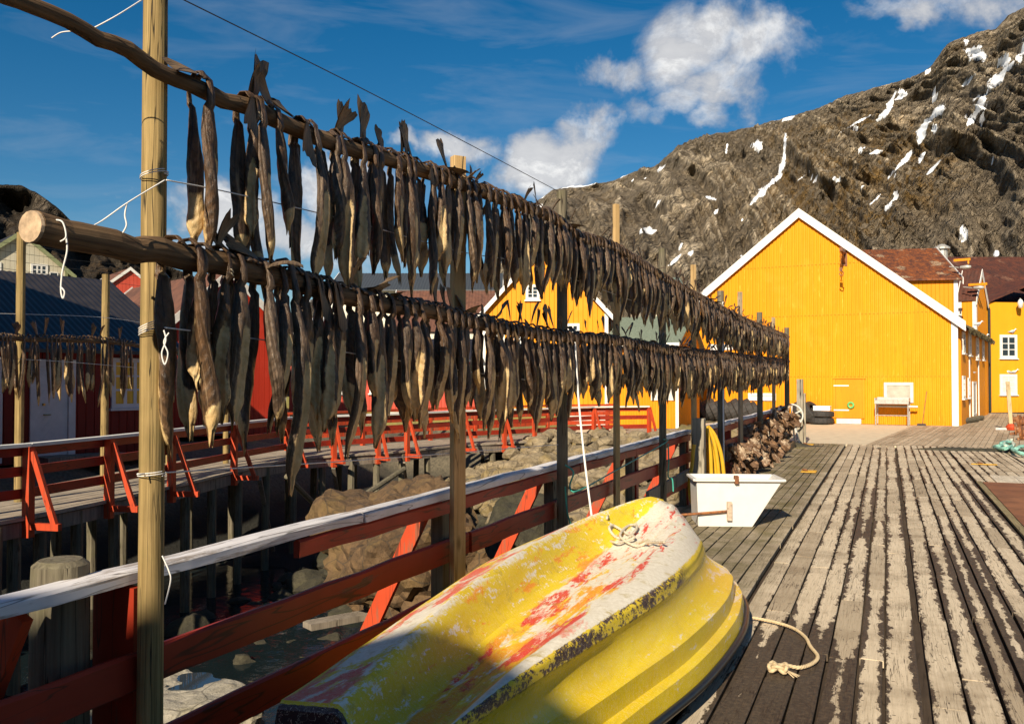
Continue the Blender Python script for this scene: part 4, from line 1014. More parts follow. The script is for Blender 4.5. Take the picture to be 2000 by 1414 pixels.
# ================================================================ FISH
def fish_materials():
    m, k, b, o = mat('dried_fish_skin')
    tco = k.n('ShaderNodeTexCoord').outputs['Object']; rnd = k.n('ShaderNodeObjectInfo').outputs['Random']
    s = k.n('ShaderNodeAttribute', attribute_name='belly').outputs['Fac']; t = k.n('ShaderNodeAttribute', attribute_name='along').outputs['Fac']; u = k.n('ShaderNodeAttribute', attribute_name='round').outputs['Fac']
    r2 = k.n('ShaderNodeAttribute', attribute_name='rnd').outputs['Fac']
    seed = k.m('ADD', k.m('MULTIPLY', rnd, 20), k.m('MULTIPLY', r2, 30))
    co = k.vm('ADD', tco, k.comb(seed, 0, 0))
    n = k.noise(co, 14, 6, .7); nf = k.noise(k.vm('MULTIPLY', co, (1, 1, .35)), 60, 5, .75); ns = k.noise(k.vm('MULTIPLY', co, (1, 1, .12)), 34, 4, .6)
    # dark myomere chevrons along the flank
    ch = k.m('SINE', k.m('ADD', k.m('MULTIPLY', t, 95), k.m('MULTIPLY', k.m('ABSOLUTE', k.m('SUBTRACT', u, .25)), 26)))
    tone = k.m('ADD', k.m('MULTIPLY', n, .6), k.m('MULTIPLY', nf, .4))
    c = k.mix(k.mr(tone, .33, .68), (.012, .007, .004), (.19, .10, .045))
    c = k.mix(k.mr(k.m('FRACT', k.m('MULTIPLY', seed, 3.7)), 0, 1, 0, .55), c, k.mix(k.mr(tone, .35, .65), (.014, .010, .008), (.21, .16, .12)))
    c = k.mix(k.m('MULTIPLY', k.mr(ch, .2, .9, 0, .5), k.mr(k.m('ABSOLUTE', k.m('SUBTRACT', t, .62)), .3, .2)), c, (.035, .025, .018))
    sr = k.noise(k.comb(k.m('MULTIPLY', u, 13), k.m('MULTIPLY', t, 2.2), seed), 1, 4, .65)
    c = k.mix(k.mr(sr, .56, .70, 0, .75), c, (.36, .25, .145)); c = k.mix(k.mr(sr, .46, .36, 0, .8), c, (.016, .010, .007))
    cream = k.mix(k.mr(n, .3, .7), (.42, .26, .10), (.74, .55, .28))
    bf = k.mr(k.m('ADD', s, k.m('MULTIPLY', k.m('SUBTRACT', n, .5), 1.0)),   .37, .50)
    c = k.mix(bf, c, cream)
    c = k.mix(k.mr(k.noise(co, 40, 4, .7), .68, .74, 0, .7), c, (.05, .03, .02))
    k.put(b.inputs['Base Color'], c); k.put(b.inputs['Roughness'], k.mr(n, .3, .7, .25, .5)); b.inputs['Specular IOR Level'].default_value = .4
    bump(k, b, k.m('ADD', k.m('ADD', nf, k.m('MULTIPLY', ns, .8)), k.m('MULTIPLY', ch, .12)), .9, .008)
    m2, k, b, o = mat('dried_fin')
    tco = k.n('ShaderNodeTexCoord').outputs['Object']; u = k.n('ShaderNodeAttribute', attribute_name='round').outputs['Fac']; t = k.n('ShaderNodeAttribute', attribute_name='along').outputs['Fac']
    st = k.noise(k.comb(k.m('MULTIPLY', u, 26), k.m('MULTIPLY', t, 1.5), 0), 1, 4, .6)
    c = k.mix(k.mr(st, .35, .65), (.055, .035, .022), (.30, .20, .105)); c = k.mix(k.mr(t, .55, 1, 0, .6), c, (.035, .024, .018))
    k.put(b.inputs['Base Color'], c); b.inputs['Roughness'].default_value = .55; bump(k, b, st, .6, .004)
    return m, m2
skin, fin = fish_materials()
def fish_body(mb, L, W, rp, seed, M, res=1.0, hang=True):
    """a headless dried cod: stalk lapped over the pole, then a narrowing then wide body hanging down. local: X along the pole, +Y the side it hangs, Z up, origin on the pole axis"""
    rg = random.Random(seed); ns = int(34*res); nr = max(6, int(18*res))
    for a in ('belly', 'along', 'round', 'rnd'): mb.attr.setdefault(a, [])
    tw = rg.uniform(-1.5, 1.5); tw0 = rg.uniform(-.3, .3); bx = rg.uniform(-.10, .10); by = rg.uniform(-.02, .06); cur = rg.uniform(-.07, .07); ph = rg.uniform(0, 6)
    hook = rg.choice([0, 0, 0, .12, -.1]); slit = rg.uniform(.25, .9); wmax = rg.uniform(.48, .72); rv = rg.random(); tipc = rg.uniform(.55, .9); split = rg.random() < .4
    path = []
    na = 5
    for i in range(na):
        a = R(150-150*i/(na-1)); rr_ = rp+.012
        path.append(Vector((0, math.cos(a)*rr_ if True else 0, math.sin(a)*rr_)))
    arc = (rp+.012)*R(150)
    rows = []; y0 = rp+.012
    for i in range(1, ns+1):
        t = i/ns
        x = bx*t*t*L+cur*math.sin(t*4.2+ph)*L*.35-cur*math.sin(ph)*L*.35+hook*max(0, t-.7)**2*L*3
        y = y0-(.02 if t > .1 else 0)+by*math.sin(t*3)+.02*math.sin(t*6+ph)*t
        path.append(Vector((x, y, -t*L)))
    m_ = len(path)
    for i, p in enumerate(path):
        t = max(0, (i-na+1)/ns)
        # half width along the body
        if t <= 0: w = W*(.36+.05*(1-i/na)); th = W*.10
        else:
            w = W*(.40+.55*sst(0, wmax*.85, t)); w *= 1-.78*sst(.84, 1.0, t)**1.6
            th = W*(.18+.34*sst(.0, .35, t))*(1-.72*sst(.84, 1, t))
            w *= 1+.10*math.sin(t*17+ph)*t; th *= 1+.10*math.sin(t*23+ph*2)*t
        w /= 2; th /= 1.7
        d = (path[min(i+1, m_-1)]-path[max(i-1, 0)]).normalized()
        ang = tw0+tw*sst(.05, .8, t)
        X = Vector((1, 0, 0)); X = (X-d*X.dot(d)).normalized(); Y = d.cross(X)
        A = X*math.cos(ang)+Y*math.sin(ang); B = -X*math.sin(ang)+Y*math.cos(ang)
        r_ = []
        for j in range(nr):
            q = 2*math.pi*j/nr; cx, sy = math.cos(q), math.sin(q)
            e = 1.0
            # the gutted belly: a fold running up one side
            fold = math.exp(-((q-math.pi*1.5)/.38)**2)*sst(.28, .45, t)*slit*(1-.2*sst(.9, 1, t))
            rad_y = th*(1-1.15*fold)
            wr = 1+(.07*math.sin(3*q+ph+t*3)+.11*math.sin(6*q+ph*2+t*2)*(1-t*.6)+.10*fbm((t*11, math.cos(q)*1.5, seed+math.sin(q)*1.5), 3))*min(1, t*8)
            v = p+A*(cx*w*wr)+B*(sy*rad_y*wr)
            if i >= m_-2: v = v+Vector((0, 0, .03*math.sin(q*3+ph)))
            if i == m_-1 and split: v = v+A*0+Vector((0, 0, .05*W/.1*abs(cx)-.03))
            r_.append(M@v)
            bl = math.exp(-((q-math.pi*1.5)/.7)**2)*sst(.30, .5, t)*.9+sst(tipc-.08, tipc+.1, t)*1.0*(.55+.45*math.sin(q+ph))
            if t < .12: bl = .40*math.exp(-((q-1.57)/.8)**2)
            mb.attr['belly'].append(min(1, bl)); mb.attr['along'].append(t); mb.attr['round'].append(j/nr); mb.attr['rnd'].append(rv)
        rows.append(r_)
    b = len(mb.v); mb.grid(rows, True)
    mb.f.append(tuple(b+j for j in range(nr))); mb.f.append(tuple(b+(m_-1)*nr+j for j in range(nr))[::-1])
    return path[0]
def fish_tail(mb, W, rp, seed, M, kind):
    """the forked, ragged tail fin beyond the lashing"""
    rg = random.Random(seed+99); 
    for a in ('belly', 'along', 'round', 'rnd'): mb.attr.setdefault(a, [])
    a0 = R(150); rr_ = rp+.012; base = Vector((0, math.cos(a0)*rr_, math.sin(a0)*rr_))
    if kind == 'up': d = Vector((rg.uniform(-.5, .5), rg.uniform(-.1, .5), 1)).normalized(); base = Vector((0, -rp*.1, rp*.9))
    elif kind == 'side': d = Vector((rg.choice([-1, 1]), rg.uniform(0, .8), rg.uniform(-.1, .6))).normalized(); base = Vector((0, rp*.3, rp*.95))
    else: d = Vector((rg.uniform(-.4, .4), -.3, -1)).normalized()
    Ln = W*rg.uniform(1.5, 2.3); S = W*rg.uniform(.55, .85); cup = rg.uniform(.2, .6)
    X = Vector((1, .35, 0)); X = (X-d*X.dot(d)).normalized(); Y = d.cross(X); n = 8; rows_f = []; 
    jag = [rg.uniform(-.10, .06) for _ in range(n+1)]
    curl = rg.uniform(-.5, .5)
    for side in (1, -1):
        rows = []
        for i in range(6):
            t = i/5; r_ = []
            wd = W*.15+(S-W*.15)*min(1, t*1.25)**1.1
            for j in range(n+1):
                s = j/n*2-1; fork = -.13*(1-abs(s))*t**3+(jag[j]*t**4)
                p = base+d*(Ln*(t+fork))+X*(s*wd)+Y*(cup*s*s*wd*t*.8+curl*Ln*t*t*.5+side*(.004*(1.2-t)))
                r_.append(M@p); mb.attr['belly'].append(0); mb.attr['along'].append(t); mb.attr['round'].append(j/n); mb.attr['rnd'].append(0)
            rows.append(r_)
        rows_f.append(rows)
    b = len(mb.v); mb.grid(rows_f[0]); mb.grid([r[::-1] for r in rows_f[1]])
def twine(mb, rp, M, W):
    for a in ('belly', 'along', 'round', 'rnd'): mb.attr.setdefault(a, [])
    for k_ in range(2):
        z = -.03-.014*k_; pts = [M@Vector((math.cos(q)*W*.17, rp+.012+math.sin(q)*W*.12, z+.006*math.sin(q*2))) for q in [i*math.pi/5 for i in range(11)]]
        mb.tube(pts, .0035, 5)
# prototypes
NP = 14; protos = []
for i in range(NP):
    rg = random.Random(i*13+5); L = rg.uniform(.58, .80); W = rg.uniform(.08, .115)
    mb = MB(); fish_body(mb, L, W, .055, i*7+1, Matrix.Identity(4)); me = mb.mesh('fish_body', skin, (0, 0, 0), True)
    kinds = []
    for kd in ('up', 'side', 'down'):
        tb = MB(); fish_tail(tb, W, .055, i*7+1, Matrix.Identity(4), kd); kinds.append(tb.mesh('tail_fin', fin, (0, 0, 0), True))
    tw_ = MB(); twine(tw_, .055, Matrix.Identity(4), W); tw_.attr = {}
    protos.append((me, kinds, tw_.mesh('lashing', simple('twine', (.55, .45, .3), .8), (0, 0, 0), True), L, W))
fishes = []                                          # (distance, position, side, scale, length scale, proto, tail kind, row)
def along_pole(PP, px):
    for a, b in zip(PP, PP[1:]):
        xa, xb = proj(a)[0], proj(b)[0]
        if xa <= px <= xb: return a.lerp(b, (px-xa)/(xb-xa))
    return PP[-1]
def add_fish(p, side, row, sc=1.0, ls=1.0, pr=None, tk=None, lab=None, rp=.05):
    fishes.append(dict(p=p, side=side, row=row, sc=sc, ls=ls, pr=random.randrange(NP) if pr is None else pr, tk=tk, lab=lab, d=proj(p)[2], rz=random.uniform(-.35, .35), rp=rp))
random.seed(21)
# nearest ones are placed one by one, as the photograph shows them: (column, side, length factor, tail, label)
U = [(386, -1, 1.12, None, 'long dark fish hanging behind the single one nearest the thick front post'), (394, 1, .98, 'side', 'single long dark fish hanging alone nearest the thick front post on the upper pole'),
     (478, -1, 1.0, 'down', 'leftmost fish of the four hanging together on the upper pole, its tail fin drooping left'), (497, 1, 1.0, 'up', 'second fish of the first cluster on the upper pole, ragged tail fin pointing up'),
     (514, -1, 1.14, None, 'longest pale tipped fish in the first cluster on the upper pole'), (530, 1, .82, 'side', 'right hand fish of the first cluster on the upper pole, tail bent over the pole'),
     (586, -1, 1.02, 'down', 'broad pale bellied fish of the pair hanging alone on the upper pole'), (603, 1, 1.06, None, 'dark fish with curved tip, right one of the lone pair on the upper pole'),
     (640, -1, .78, None, None), (655, 1, 1.12, 'up', 'fish under the big spread tail fin on the upper pole'), (673, -1, .78, 'side', None), (697, 1, .95, None, None), (711, -1, 1.15, 'up', None),
     (731, 1, .85, None, None), (745, -1, .85, 'up', None), (765, 1, .92, None, None), (776, -1, .88, None, None), (796, 1, 1.0, 'up', None), (811, -1, .95, None, None)]
for px, s, ls, tk, lab in U:
    add_fish(along_pole(UPP, px), s, 'upper', 1, ls, None, tk, lab, .03)
Lw = [(338, -1, 1.12, None, 'leftmost fish of the lower row, long pale belly, right beside the thick front post'), (366, 1, 1.16, None, 'grey backed fish looped over the log, second of the lower row'), (392, -1, 1.05, None, None),
      (425, 1, 1.12, 'up', 'grey fish whose tail stands upright above the log on the lower row'), (452, 1, 1.02, None, 'narrow grey fish lapped over the log just right of the upright tail'), (468, -1, .95, 'side', None), (478, -1, .92, None, None),
      (502, 1, 1.0, 'side', 'fish of the lower row with broad folded tail lying over the log'), (520, -1, 1.12, None, None), (551, 1, 1.42, 'side', 'longest fish of the lower row, hanging lowest with pale hooked tip'),
      (575, -1, 1.0, None, None), (583, 1, 1.02, None, None), (604, -1, .95, 'down', None), (612, 1, 1.08, None, None), (636, -1, 1.14, 'down', 'pale bellied fish of the lower row hanging below its neighbours left of the boardwalk corner'), (648, 1, .95, None, None),
      (684, 1, 1.05, 'up', None), (700, -1, .9, 'side', None), (717, -1, .9, None, None), (726, 1, 1.15, None, None), (752, 1, .95, 'side', None), (776, 1, 1.0, None, None), (797, -1, .95, None, None), (808, 1, 1.0, None, None)]
for px, s, ls, tk, lab in Lw:
    add_fish(along_pole(LOP, px), s, 'lower', 1, ls, None, tk, lab, .056 if px < 560 else .048)
def dense(PP, px0, row, ls0, ls1, step=.098):
    cand = []; seg = [(a, b) for a, b in zip(PP, PP[1:])]
    acc = 0; nxt = 0
    for a, b in seg:
        L = (b-a).length
        while nxt < acc+L:
            p = a.lerp(b, (nxt-acc)/L)
            if proj(p)[0] > px0: cand.append(p)
            nxt += step*random.uniform(.65, 1.35)
        acc += L
    for i, p in enumerate(cand):
        if proj(p)[0] > 1536: break
        add_fish(p, 1 if i % 2 else -1, row, random.uniform(.85, 1.08), random.uniform(ls0, ls1)*(1 if proj(p)[0] < 1080 else .88), None, random.choice(['up', 'up', 'side', 'down'] + [None]*(4 if proj(p)[0] < 1150 else 7)), None, .045)
for i, px in enumerate((488, 508, 594, 646, 666, 704, 720, 738, 758, 785, 804)): add_fish(along_pole(UPP, px), 1 if i % 3 == 0 else -1, 'upper', random.uniform(.8, 1), random.uniform(.8, 1.1), None, ('up', None, 'side', None, 'up')[i % 5], None, .03)
for i, px in enumerate((380, 438, 490, 534, 562, 594, 624, 660, 676, 708, 735, 768, 790, 815)): add_fish(along_pole(LOP, px), 1 if i % 3 == 0 else -1, 'lower', random.uniform(.8, 1), random.uniform(.85, 1.1), None, 'side' if i % 7 == 2 else None, None, .05)
dense(UPP, 820, 'upper', .62, 1.12, .06); dense(LOP, 822, 'lower', .68, 1.12, .062)
random.seed(5)
n0 = len(fishes)
acc = 0; nxt = .1
for a, b in zip(BPP, BPP[1:]):
    L = (b-a).length
    while nxt < acc+L:
        p = a.lerp(b, (nxt-acc)/L); nxt += random.uniform(.06, .115)
        X_ = proj(p)[0]
        if -20 < X_ < 262 or 322 < X_ < 450: add_fish(p, random.choice((1, -1)), 'far', random.uniform(.9, 1.1), random.uniform(1.0, 1.4), None, random.choice(['up'] + [None]*4), None, .035)
    acc += L
# loose pieces hung on the boardwalk rack far behind
for px in (662, 668, 696, 706, 766, 772): 
    p = PD(px, 704, 30); add_fish(p, 1, 'far2', 1, .8, None, None, None, .03)
fishes.sort(key=lambda f: f['d'])
CTR = {}
for k_, f in enumerate(fishes):
    dirv = 1
    # pole direction in plan
    if f['row'] in ('upper', 'lower'):
        y = f['p'].y; dv = Vector((rx(y+.1)-rx(y-.1), .2, 0)).normalized()
    elif f['row'] == 'far': dv = (BP[2]-BP[1]).normalized(); dv.z = 0
    else: dv = Vector((1, 0, 0))
    ang = math.atan2(dv.y, dv.x)+(math.pi if f['side'] > 0 else 0)
    S = Matrix.Diagonal((f['sc'], f['rp']/.055*1.0 if True else 1, f['sc']*f['ls'], 1))
    f['M'] = Matrix.Translation(f['p']) @ Matrix.Rotation(ang, 4, 'Z')
    f['S'] = (f['sc'], max(.72, f['rp']/.055), f['ls'])
near = fishes[:300]; rest = fishes[300:]
NEARY = {}
def nm_group(f, k_):
    px = proj(f['p'])[0]
    if f['row'] == 'upper':
        return ('dried cod in the upper row between the pair and the pale new batten' if px < 889 else 'dried cod in the upper row between the pale new batten and the grey round post' if px < 1098 else 'dried cod in the crowded upper row right of the grey round post', 'fish of the upper row')
    if f['row'] == 'lower':
        return ('dried cod in the lower row left of the pale new batten' if px < 889 else 'dried cod in the lower row between the pale new batten and the grey round post' if px < 1098 else 'dried cod in the crowded lower row right of the grey round post', 'fish of the lower row')
    if f['row'] == 'far': return ('small dried cod hanging on the far rack in front of the dark red cabin', 'fish on the far rack')
    return ('small dried cod hanging in front of the long red building', 'fish before the red building')
for k_, f in enumerate(near):
    me, kinds, tw_, L, W = protos[f['pr']]
    lab, grp = nm_group(f, k_)
    if f['lab']: lab = f['lab']
    else: grp = grp + ': ' + lab
    tiny = f['d'] > 10.5
    root_ = bpy.data.objects.new('dried_fish', None if not tiny else me); COL.objects.link(root_)
    if not tiny: root_.empty_display_size = .1
    root_.matrix_world = f['M']; root_.scale = f['S']; root_['label'] = lab; root_['category'] = 'dried fish'
    if not f['lab']: root_['group'] = grp
    if not tiny:
        bo = bpy.data.objects.new('body', me); COL.objects.link(bo); bo.parent = root_
    if f['tk']:
        to = bpy.data.objects.new('tail_fin', kinds[('up', 'side', 'down').index(f['tk'])]); COL.objects.link(to); to.parent = root_
    if f['d'] < 6.5 and f['tk'] == 'up':
        lo = bpy.data.objects.new('lashing', tw_); COL.objects.link(lo); lo.parent = root_
mb = MB()
for f in rest:
    W = protos[f['pr']][4]; L = protos[f['pr']][3]
    M = f['M'] @ Matrix.Diagonal((f['S'][0], f['S'][1], f['S'][2], 1))
    fish_body(mb, L, W, .055, f['pr']*7+1, M, .45)
    if f['tk']: fish_tail(mb, W, .055, f['pr']*7+1, M, f['tk'])
if rest:
    tag(mb.build('hanging_fish', skin, loc=(rx(20), 20, 2), smooth=True), 'mass of dried cod at the far end of both rack rows', 'dried fish', kind='stuff')
# dried fish heads strung on the far fence
hm = rusty('dried_head', (.05, .025, .014), (.30, .165, .08), (.58, .46, .32), sc=16)
def head_mesh(seed):
    rg = random.Random(seed); mb = MB(); n = 9; rows = []
    for i in range(n):
        t = i/(n-1); r_ = .055*math.sin(min(1, t*1.25)*1.9)*(1+.2*rg.random())+.006; row = []
        for j in range(8):
            q = 2*math.pi*j/8; cut = .55 if (math.sin(q) < -.6 and t > .55) else 1
            row.append(Vector((math.cos(q)*r_*cut, math.sin(q)*r_*.62*cut, -t*.25+.012*rg.uniform(-1, 1))))
        rows.append(row)
    mb.grid(rows, True); mb.f.append(tuple(range(8)))
    for s_ in (-1, 1):                               # gaping gill covers, teeth edge
        a = Vector((s_*.04, 0, -.12)); mb.add([a, a+Vector((s_*.07, .02, -.05)), a+Vector((s_*.05, -.015, -.12)), a+Vector((0, 0, -.09))], [(0, 1, 2, 3)])
        mb.add([a+Vector((0, .01, .05)), a+Vector((s_*.05, .03, .03)), a+Vector((s_*.07, .03, -.06)), a+Vector((0, .01, -.06))], [(0, 1, 2, 3)])
    return mb.mesh('fish_head', hm, (0, 0, 0), False)
hms = [head_mesh(i) for i in range(6)]
random.seed(9)
for i in range(190):
    y = random.uniform(16.3, 27.2); top = 1.0; z = top-random.random()**.8*.78
    if y < 18.5: z = min(z, .72)
    if y > 23: z = random.uniform(.45, 1.2)
    o = bpy.data.objects.new('fish_head', hms[i % 6]); COL.objects.link(o)
    o.location = (fx(y)+.16+random.uniform(0, .18)+(.08 if z < .5 else 0), y, z); o.rotation_euler = (random.uniform(-1.1, 1.1), random.uniform(-1.1, 1.1), random.uniform(0, 6)); s_ = random.uniform(.9, 1.5); o.scale = (s_, s_, s_)
    tag(o, 'dried cod head in the bunches tied to the farther fence', 'fish head', 'dried heads tied to the farther fence')
# ================================================================ BOAT
def boat_mat():
    m, k, b, o = mat('boat_paint')
    co = k.n('ShaderNodeTexCoord').outputs['Object']; kf = k.n('ShaderNodeAttribute', attribute_name='k').outputs['Fac']
    x, y, z = k.sep(co)
    sco = k.comb(k.m('MULTIPLY', x, 5), k.m('MULTIPLY', y, 1.5), k.m('MULTIPLY', z, 4))
    nL = k.noise(sco, .95, 7, .72, .5); nS = k.noise(k.comb(k.m('MULTIPLY', x, 14), k.m('MULTIPLY', y, 3.2), k.m('MULTIPLY', z, 12)), 1, 7, .75); nf = k.noise(co, 34, 6, .75)
    nR = k.noise(k.vm('ADD', sco, (31, 7, 3)), .75, 7, .7, .4); nT = k.noise(k.comb(k.m('MULTIPLY', x, 30), k.m('MULTIPLY', y, 1.2), k.m('MULTIPLY', z, 30)), 1, 6, .7)
    kk = k.m('ADD', kf, k.m('MULTIPLY', k.m('SUBTRACT', nS, .5), .55))
    yel = k.mix(k.mr(nL, .3, .7), (.70, .47, .003), (.80, .60, .008))
    yel = k.mix(k.mr(nT, .55, .7, 0, .35), yel, (.52, .36, .01))
    wht = k.mix(k.mr(nf, .3, .7), (.62, .55, .42), (.84, .78, .66))
    org = (.80, .30, .006); red = (.66, .045, .02)
    # bottom paints
    bot = k.mix(k.mr(k.m('ADD', nL, k.m('MULTIPLY', k.m('SUBTRACT', nf, .5), .25)), .42, .47), yel, wht)
    bot = k.mix(k.mr(k.m('ADD', nR, k.m('MULTIPLY', k.m('SUBTRACT', nf, .5), .22)), .53, .57), bot, k.mix(k.mr(nf, .3, .7), red, (.75, .22, .14)))
    tun = k.mix(k.mr(k.m('ADD', nL, k.m('MULTIPLY', k.m('SUBTRACT', nf, .5), .3)), .42, .58), org, yel)
    tun = k.mix(k.mr(k.m('ADD', nR, k.m('MULTIPLY', y, .035)), .555, .60), tun, red)
    farw = k.mr(y, 1.2, 3.4, 0, .32)
    tun = k.mix(k.mr(k.m('ADD', k.m('ADD', nS, k.m('MULTIPLY', farw, .5)), k.m('MULTIPLY', k.m('SUBTRACT', nL, .5), .6)), .55, .61), tun, wht)
    tun = k.mix(k.mr(k.m('ADD', nS, k.m('MULTIPLY', nR, .5)), .86, .92, 0, .8), tun, (.78, .16, .10))
    band = k.mix(k.mr(k.m('ADD', nS, k.m('MULTIPLY', k.m('SUBTRACT', nf, .5), .4)), .66, .72), wht, yel)
    band = k.mix(k.mr(nR, .60, .66, 0, .8), band, (.72, .12, .06))
    drk = k.mix(k.mr(k.m('ADD', nS, k.m('MULTIPLY', k.m('SUBTRACT', nf, .5), .9)), .50, .54), (.045, .018, .02), yel)
    drk = k.mix(k.mr(k.m('ADD', y, k.m('MULTIPLY', nL, .6)), 3.0, 3.4), drk, yel)
    def step(e, w_=.04): return k.mr(kk, e-w_, e+w_)
    c = k.mix(step(1.05), yel, bot)                 # left side -> left flat
    c = k.mix(step(1.85), c, k.mix(k.mr(k.m('ADD', nS, k.m('MULTIPLY', k.m('SUBTRACT', nf, .5), .6)), .46, .50), yel, wht))
    c = k.mix(step(2.1), c, k.mix(k.mr(k.m('ADD', nS, k.m('MULTIPLY', k.m('SUBTRACT', nf, .5), .6)), .58, .62), k.mix(k.mr(nR, .58, .62), yel, org), wht))
    c = k.mix(step(2.75), c, tun)
    c = k.mix(step(4.05), c, band)
    kd = k.m('ADD', kf, k.m('MULTIPLY', k.m('SUBTRACT', nf, .5), .55))
    c = k.mix(k.mr(kd, 4.93, 4.98), c, drk)
    c = k.mix(k.mr(kd, 6.0, 6.06), c, k.mix(k.mr(k.m('ADD', k.m('ADD', nS, k.m('MULTIPLY', nL, .3)), k.m('ADD', k.mr(y, 2.6, 4.4, -.05, .08), k.m('MULTIPLY', k.m('SUBTRACT', nf, .5), .2))), .72, .78, 0, .9), yel, wht))
    ten = k.m('MULTIPLY', k.mr(k.m('ADD', kf, k.m('MULTIPLY', nf, .4)), 9.95, 10.0), 1)   # near end plate
    c = k.mix(ten, c, k.mix(k.mr(k.m('ADD', z, k.m('MULTIPLY', nS, .12)), .53, .56), yel, (.035, .02, .025)))
    sq = k.noise(k.vm('MULTIPLY', co, (20, 60, 20)), 1, 3, .6, 1.5); c = k.mix(k.mr(k.m('ABSOLUTE', k.m('SUBTRACT', sq, .5)), .012, .003, 0, .6), c, wht)
    c = k.mix(k.m('MULTIPLY', k.mr(k.noise(co, 7, 7, .75), .56, .68, 0, .7), k.mr(kf, 5, 6, 1, .35)), c, (.42, .30, .05))
    c = k.mix(k.mr(k.noise(co, 90, 4, .7), .64, .70, 0, .6), c, (.22, .15, .06))
    k.put(b.inputs['Base Color'], c); k.put(b.inputs['Roughness'], k.mr(kk, 5.6, 6.2, .6, .26)); b.inputs['Specular IOR Level'].default_value = .5
    bump(k, b, k.m('ADD', nf, k.m('MULTIPLY', nS, 1.2)), .4, .005)
    return m
BY = [2.98, 3.5, 4.3, 5.3, 6.4, 7.2, 7.6, 7.78]
FX = [[-2.34, -2.42, -2.5, -2.53, -2.52, -2.48, -2.42, -2.34], [-2.25, -2.29, -2.34, -2.37, -2.35, -2.28, -2.18, -2.08],
      [-1.98, -2.04, -2.12, -2.17, -2.2, -2.07, -1.93, -1.86], [-1.87, -1.91, -1.96, -2.0, -2.0, -1.92, -1.84, -1.8],
      [-1.66, -1.67, -1.68, -1.68, -1.68, -1.7, -1.72, -1.73], [-1.53, -1.52, -1.47, -1.43, -1.45, -1.52, -1.6, -1.64],
      [-1.50, -1.45, -1.36, -1.26, -1.28, -1.38, -1.50, -1.56], [-1.49, -1.435, -1.335, -1.225, -1.245, -1.35, -1.47, -1.53],
      [-1.50, -1.43, -1.30, -1.15, -1.11, -1.19, -1.31, -1.41], [-1.45, -1.375, -1.245, -1.095, -1.05, -1.13, -1.25, -1.35],
      [-1.445, -1.37, -1.24, -1.085, -1.04, -1.12, -1.24, -1.33], [-1.40, -1.32, -1.19, -1.035, -.985, -1.06, -1.17, -1.26],
      [-1.385, -1.305, -1.175, -1.015, -.965, -1.04, -1.15, -1.24]]
FH = [[.16]*8, [.62, .64, .68, .74, .75, .76, .72, .62], [.64, .70, .76, .80, .82, .86, .89, .84], [.49, .51, .54, .58, .635, .76, .855, .83],
      [.50, .52, .55, .60, .65, .76, .835, .80], [.60, .64, .68, .71, .73, .745, .74, .70], [.62, .65, .67, .675, .65, .62, .60, .55], [.57, .59, .60, .605, .585, .56, .53, .48],
      [.36, .38, .39, .40, .39, .38, .37, .35], [.34, .36, .37, .375, .365, .35, .34, .32], [.25, .26, .26, .26, .255, .25, .25, .24], [.23, .235, .24, .24, .235, .23, .23, .22], [.13, .13, .13, .13, .13, .13, .14, .14]]
KV = [0, 1, 2, 2.6, 3.4, 4, 5, 6, 7, 7.4, 8, 8.4, 9]
def cr(xs, ys, x):                                   # Catmull-Rom through samples
    x = min(max(x, xs[0]), xs[-1]); i = 0
    while i < len(xs)-2 and x > xs[i+1]: i += 1
    t = (x-xs[i])/(xs[i+1]-xs[i]); p0 = ys[max(i-1, 0)]; p1 = ys[i]; p2 = ys[i+1]; p3 = ys[min(i+2, len(ys)-1)]
    return .5*(2*p1+(p2-p0)*t+(2*p0-5*p1+4*p2-p3)*t*t+(3*p1-p0-3*p2+p3)*t**3)
BO = Vector((-1.75, 3.0, 0))
boat = thing('rowing_boat', 'upturned weathered yellow dinghy with worn white and red bottom paint lying on the deck', 'boat', BO)
hull = MB(); hull.attr['k'] = []
NSTA = 60
def section(y, drop=0, scale=1.0):
    xs = [cr(BY, f, y) for f in FX]; hs = [cr(BY, f, y) for f in FH]; row = []
    n_ = len(xs)
    for i in range(n_-1):
        sharp = i in (8, 10, 9, 11)
        ns_ = 3 if sharp else 6
        for j in range(ns_):
            t = j/ns_; p0x, p0h = (xs[i-1], hs[i-1]) if i > 0 else (xs[i], hs[i]); p3x, p3h = (xs[i+2], hs[i+2]) if i+2 < n_ else (xs[i+1], hs[i+1])
            if sharp or i in (0, 1): X_ = xs[i]+(xs[i+1]-xs[i])*t; Z_ = hs[i]+(hs[i+1]-hs[i])*t; 
            else:
                f_ = lambda a, b, c, d_: .5*(2*b+(c-a)*t+(2*a-5*b+4*c-d_)*t*t+(3*b-a-3*c+d_)*t**3)
                X_ = f_(p0x, xs[i], xs[i+1], p3x); Z_ = f_(p0h, hs[i], hs[i+1], p3h)
            if i == 7: X_ -= .035*math.sin(t*math.pi)
            row.append((X_, Z_, KV[i]+(KV[i+1]-KV[i])*t))
    row.append((xs[-1], hs[-1], KV[-1])); return row
rows = []
for i in range(NSTA+1):
    y = BY[0]+(BY[-1]-BY[0])*i/NSTA; sec = section(y)
    # tunnel closes towards the near end; shallow strakes in its floor
    r_ = []
    for X_, Z_, K_ in sec:
        if 2.6 < K_ < 4.0: Z_ += .012*math.cos((X_+1.7)*2*math.pi/.11)
        r_.append(Vector((X_, y, Z_))); hull.attr['k'].append(K_)
    rows.append(r_)
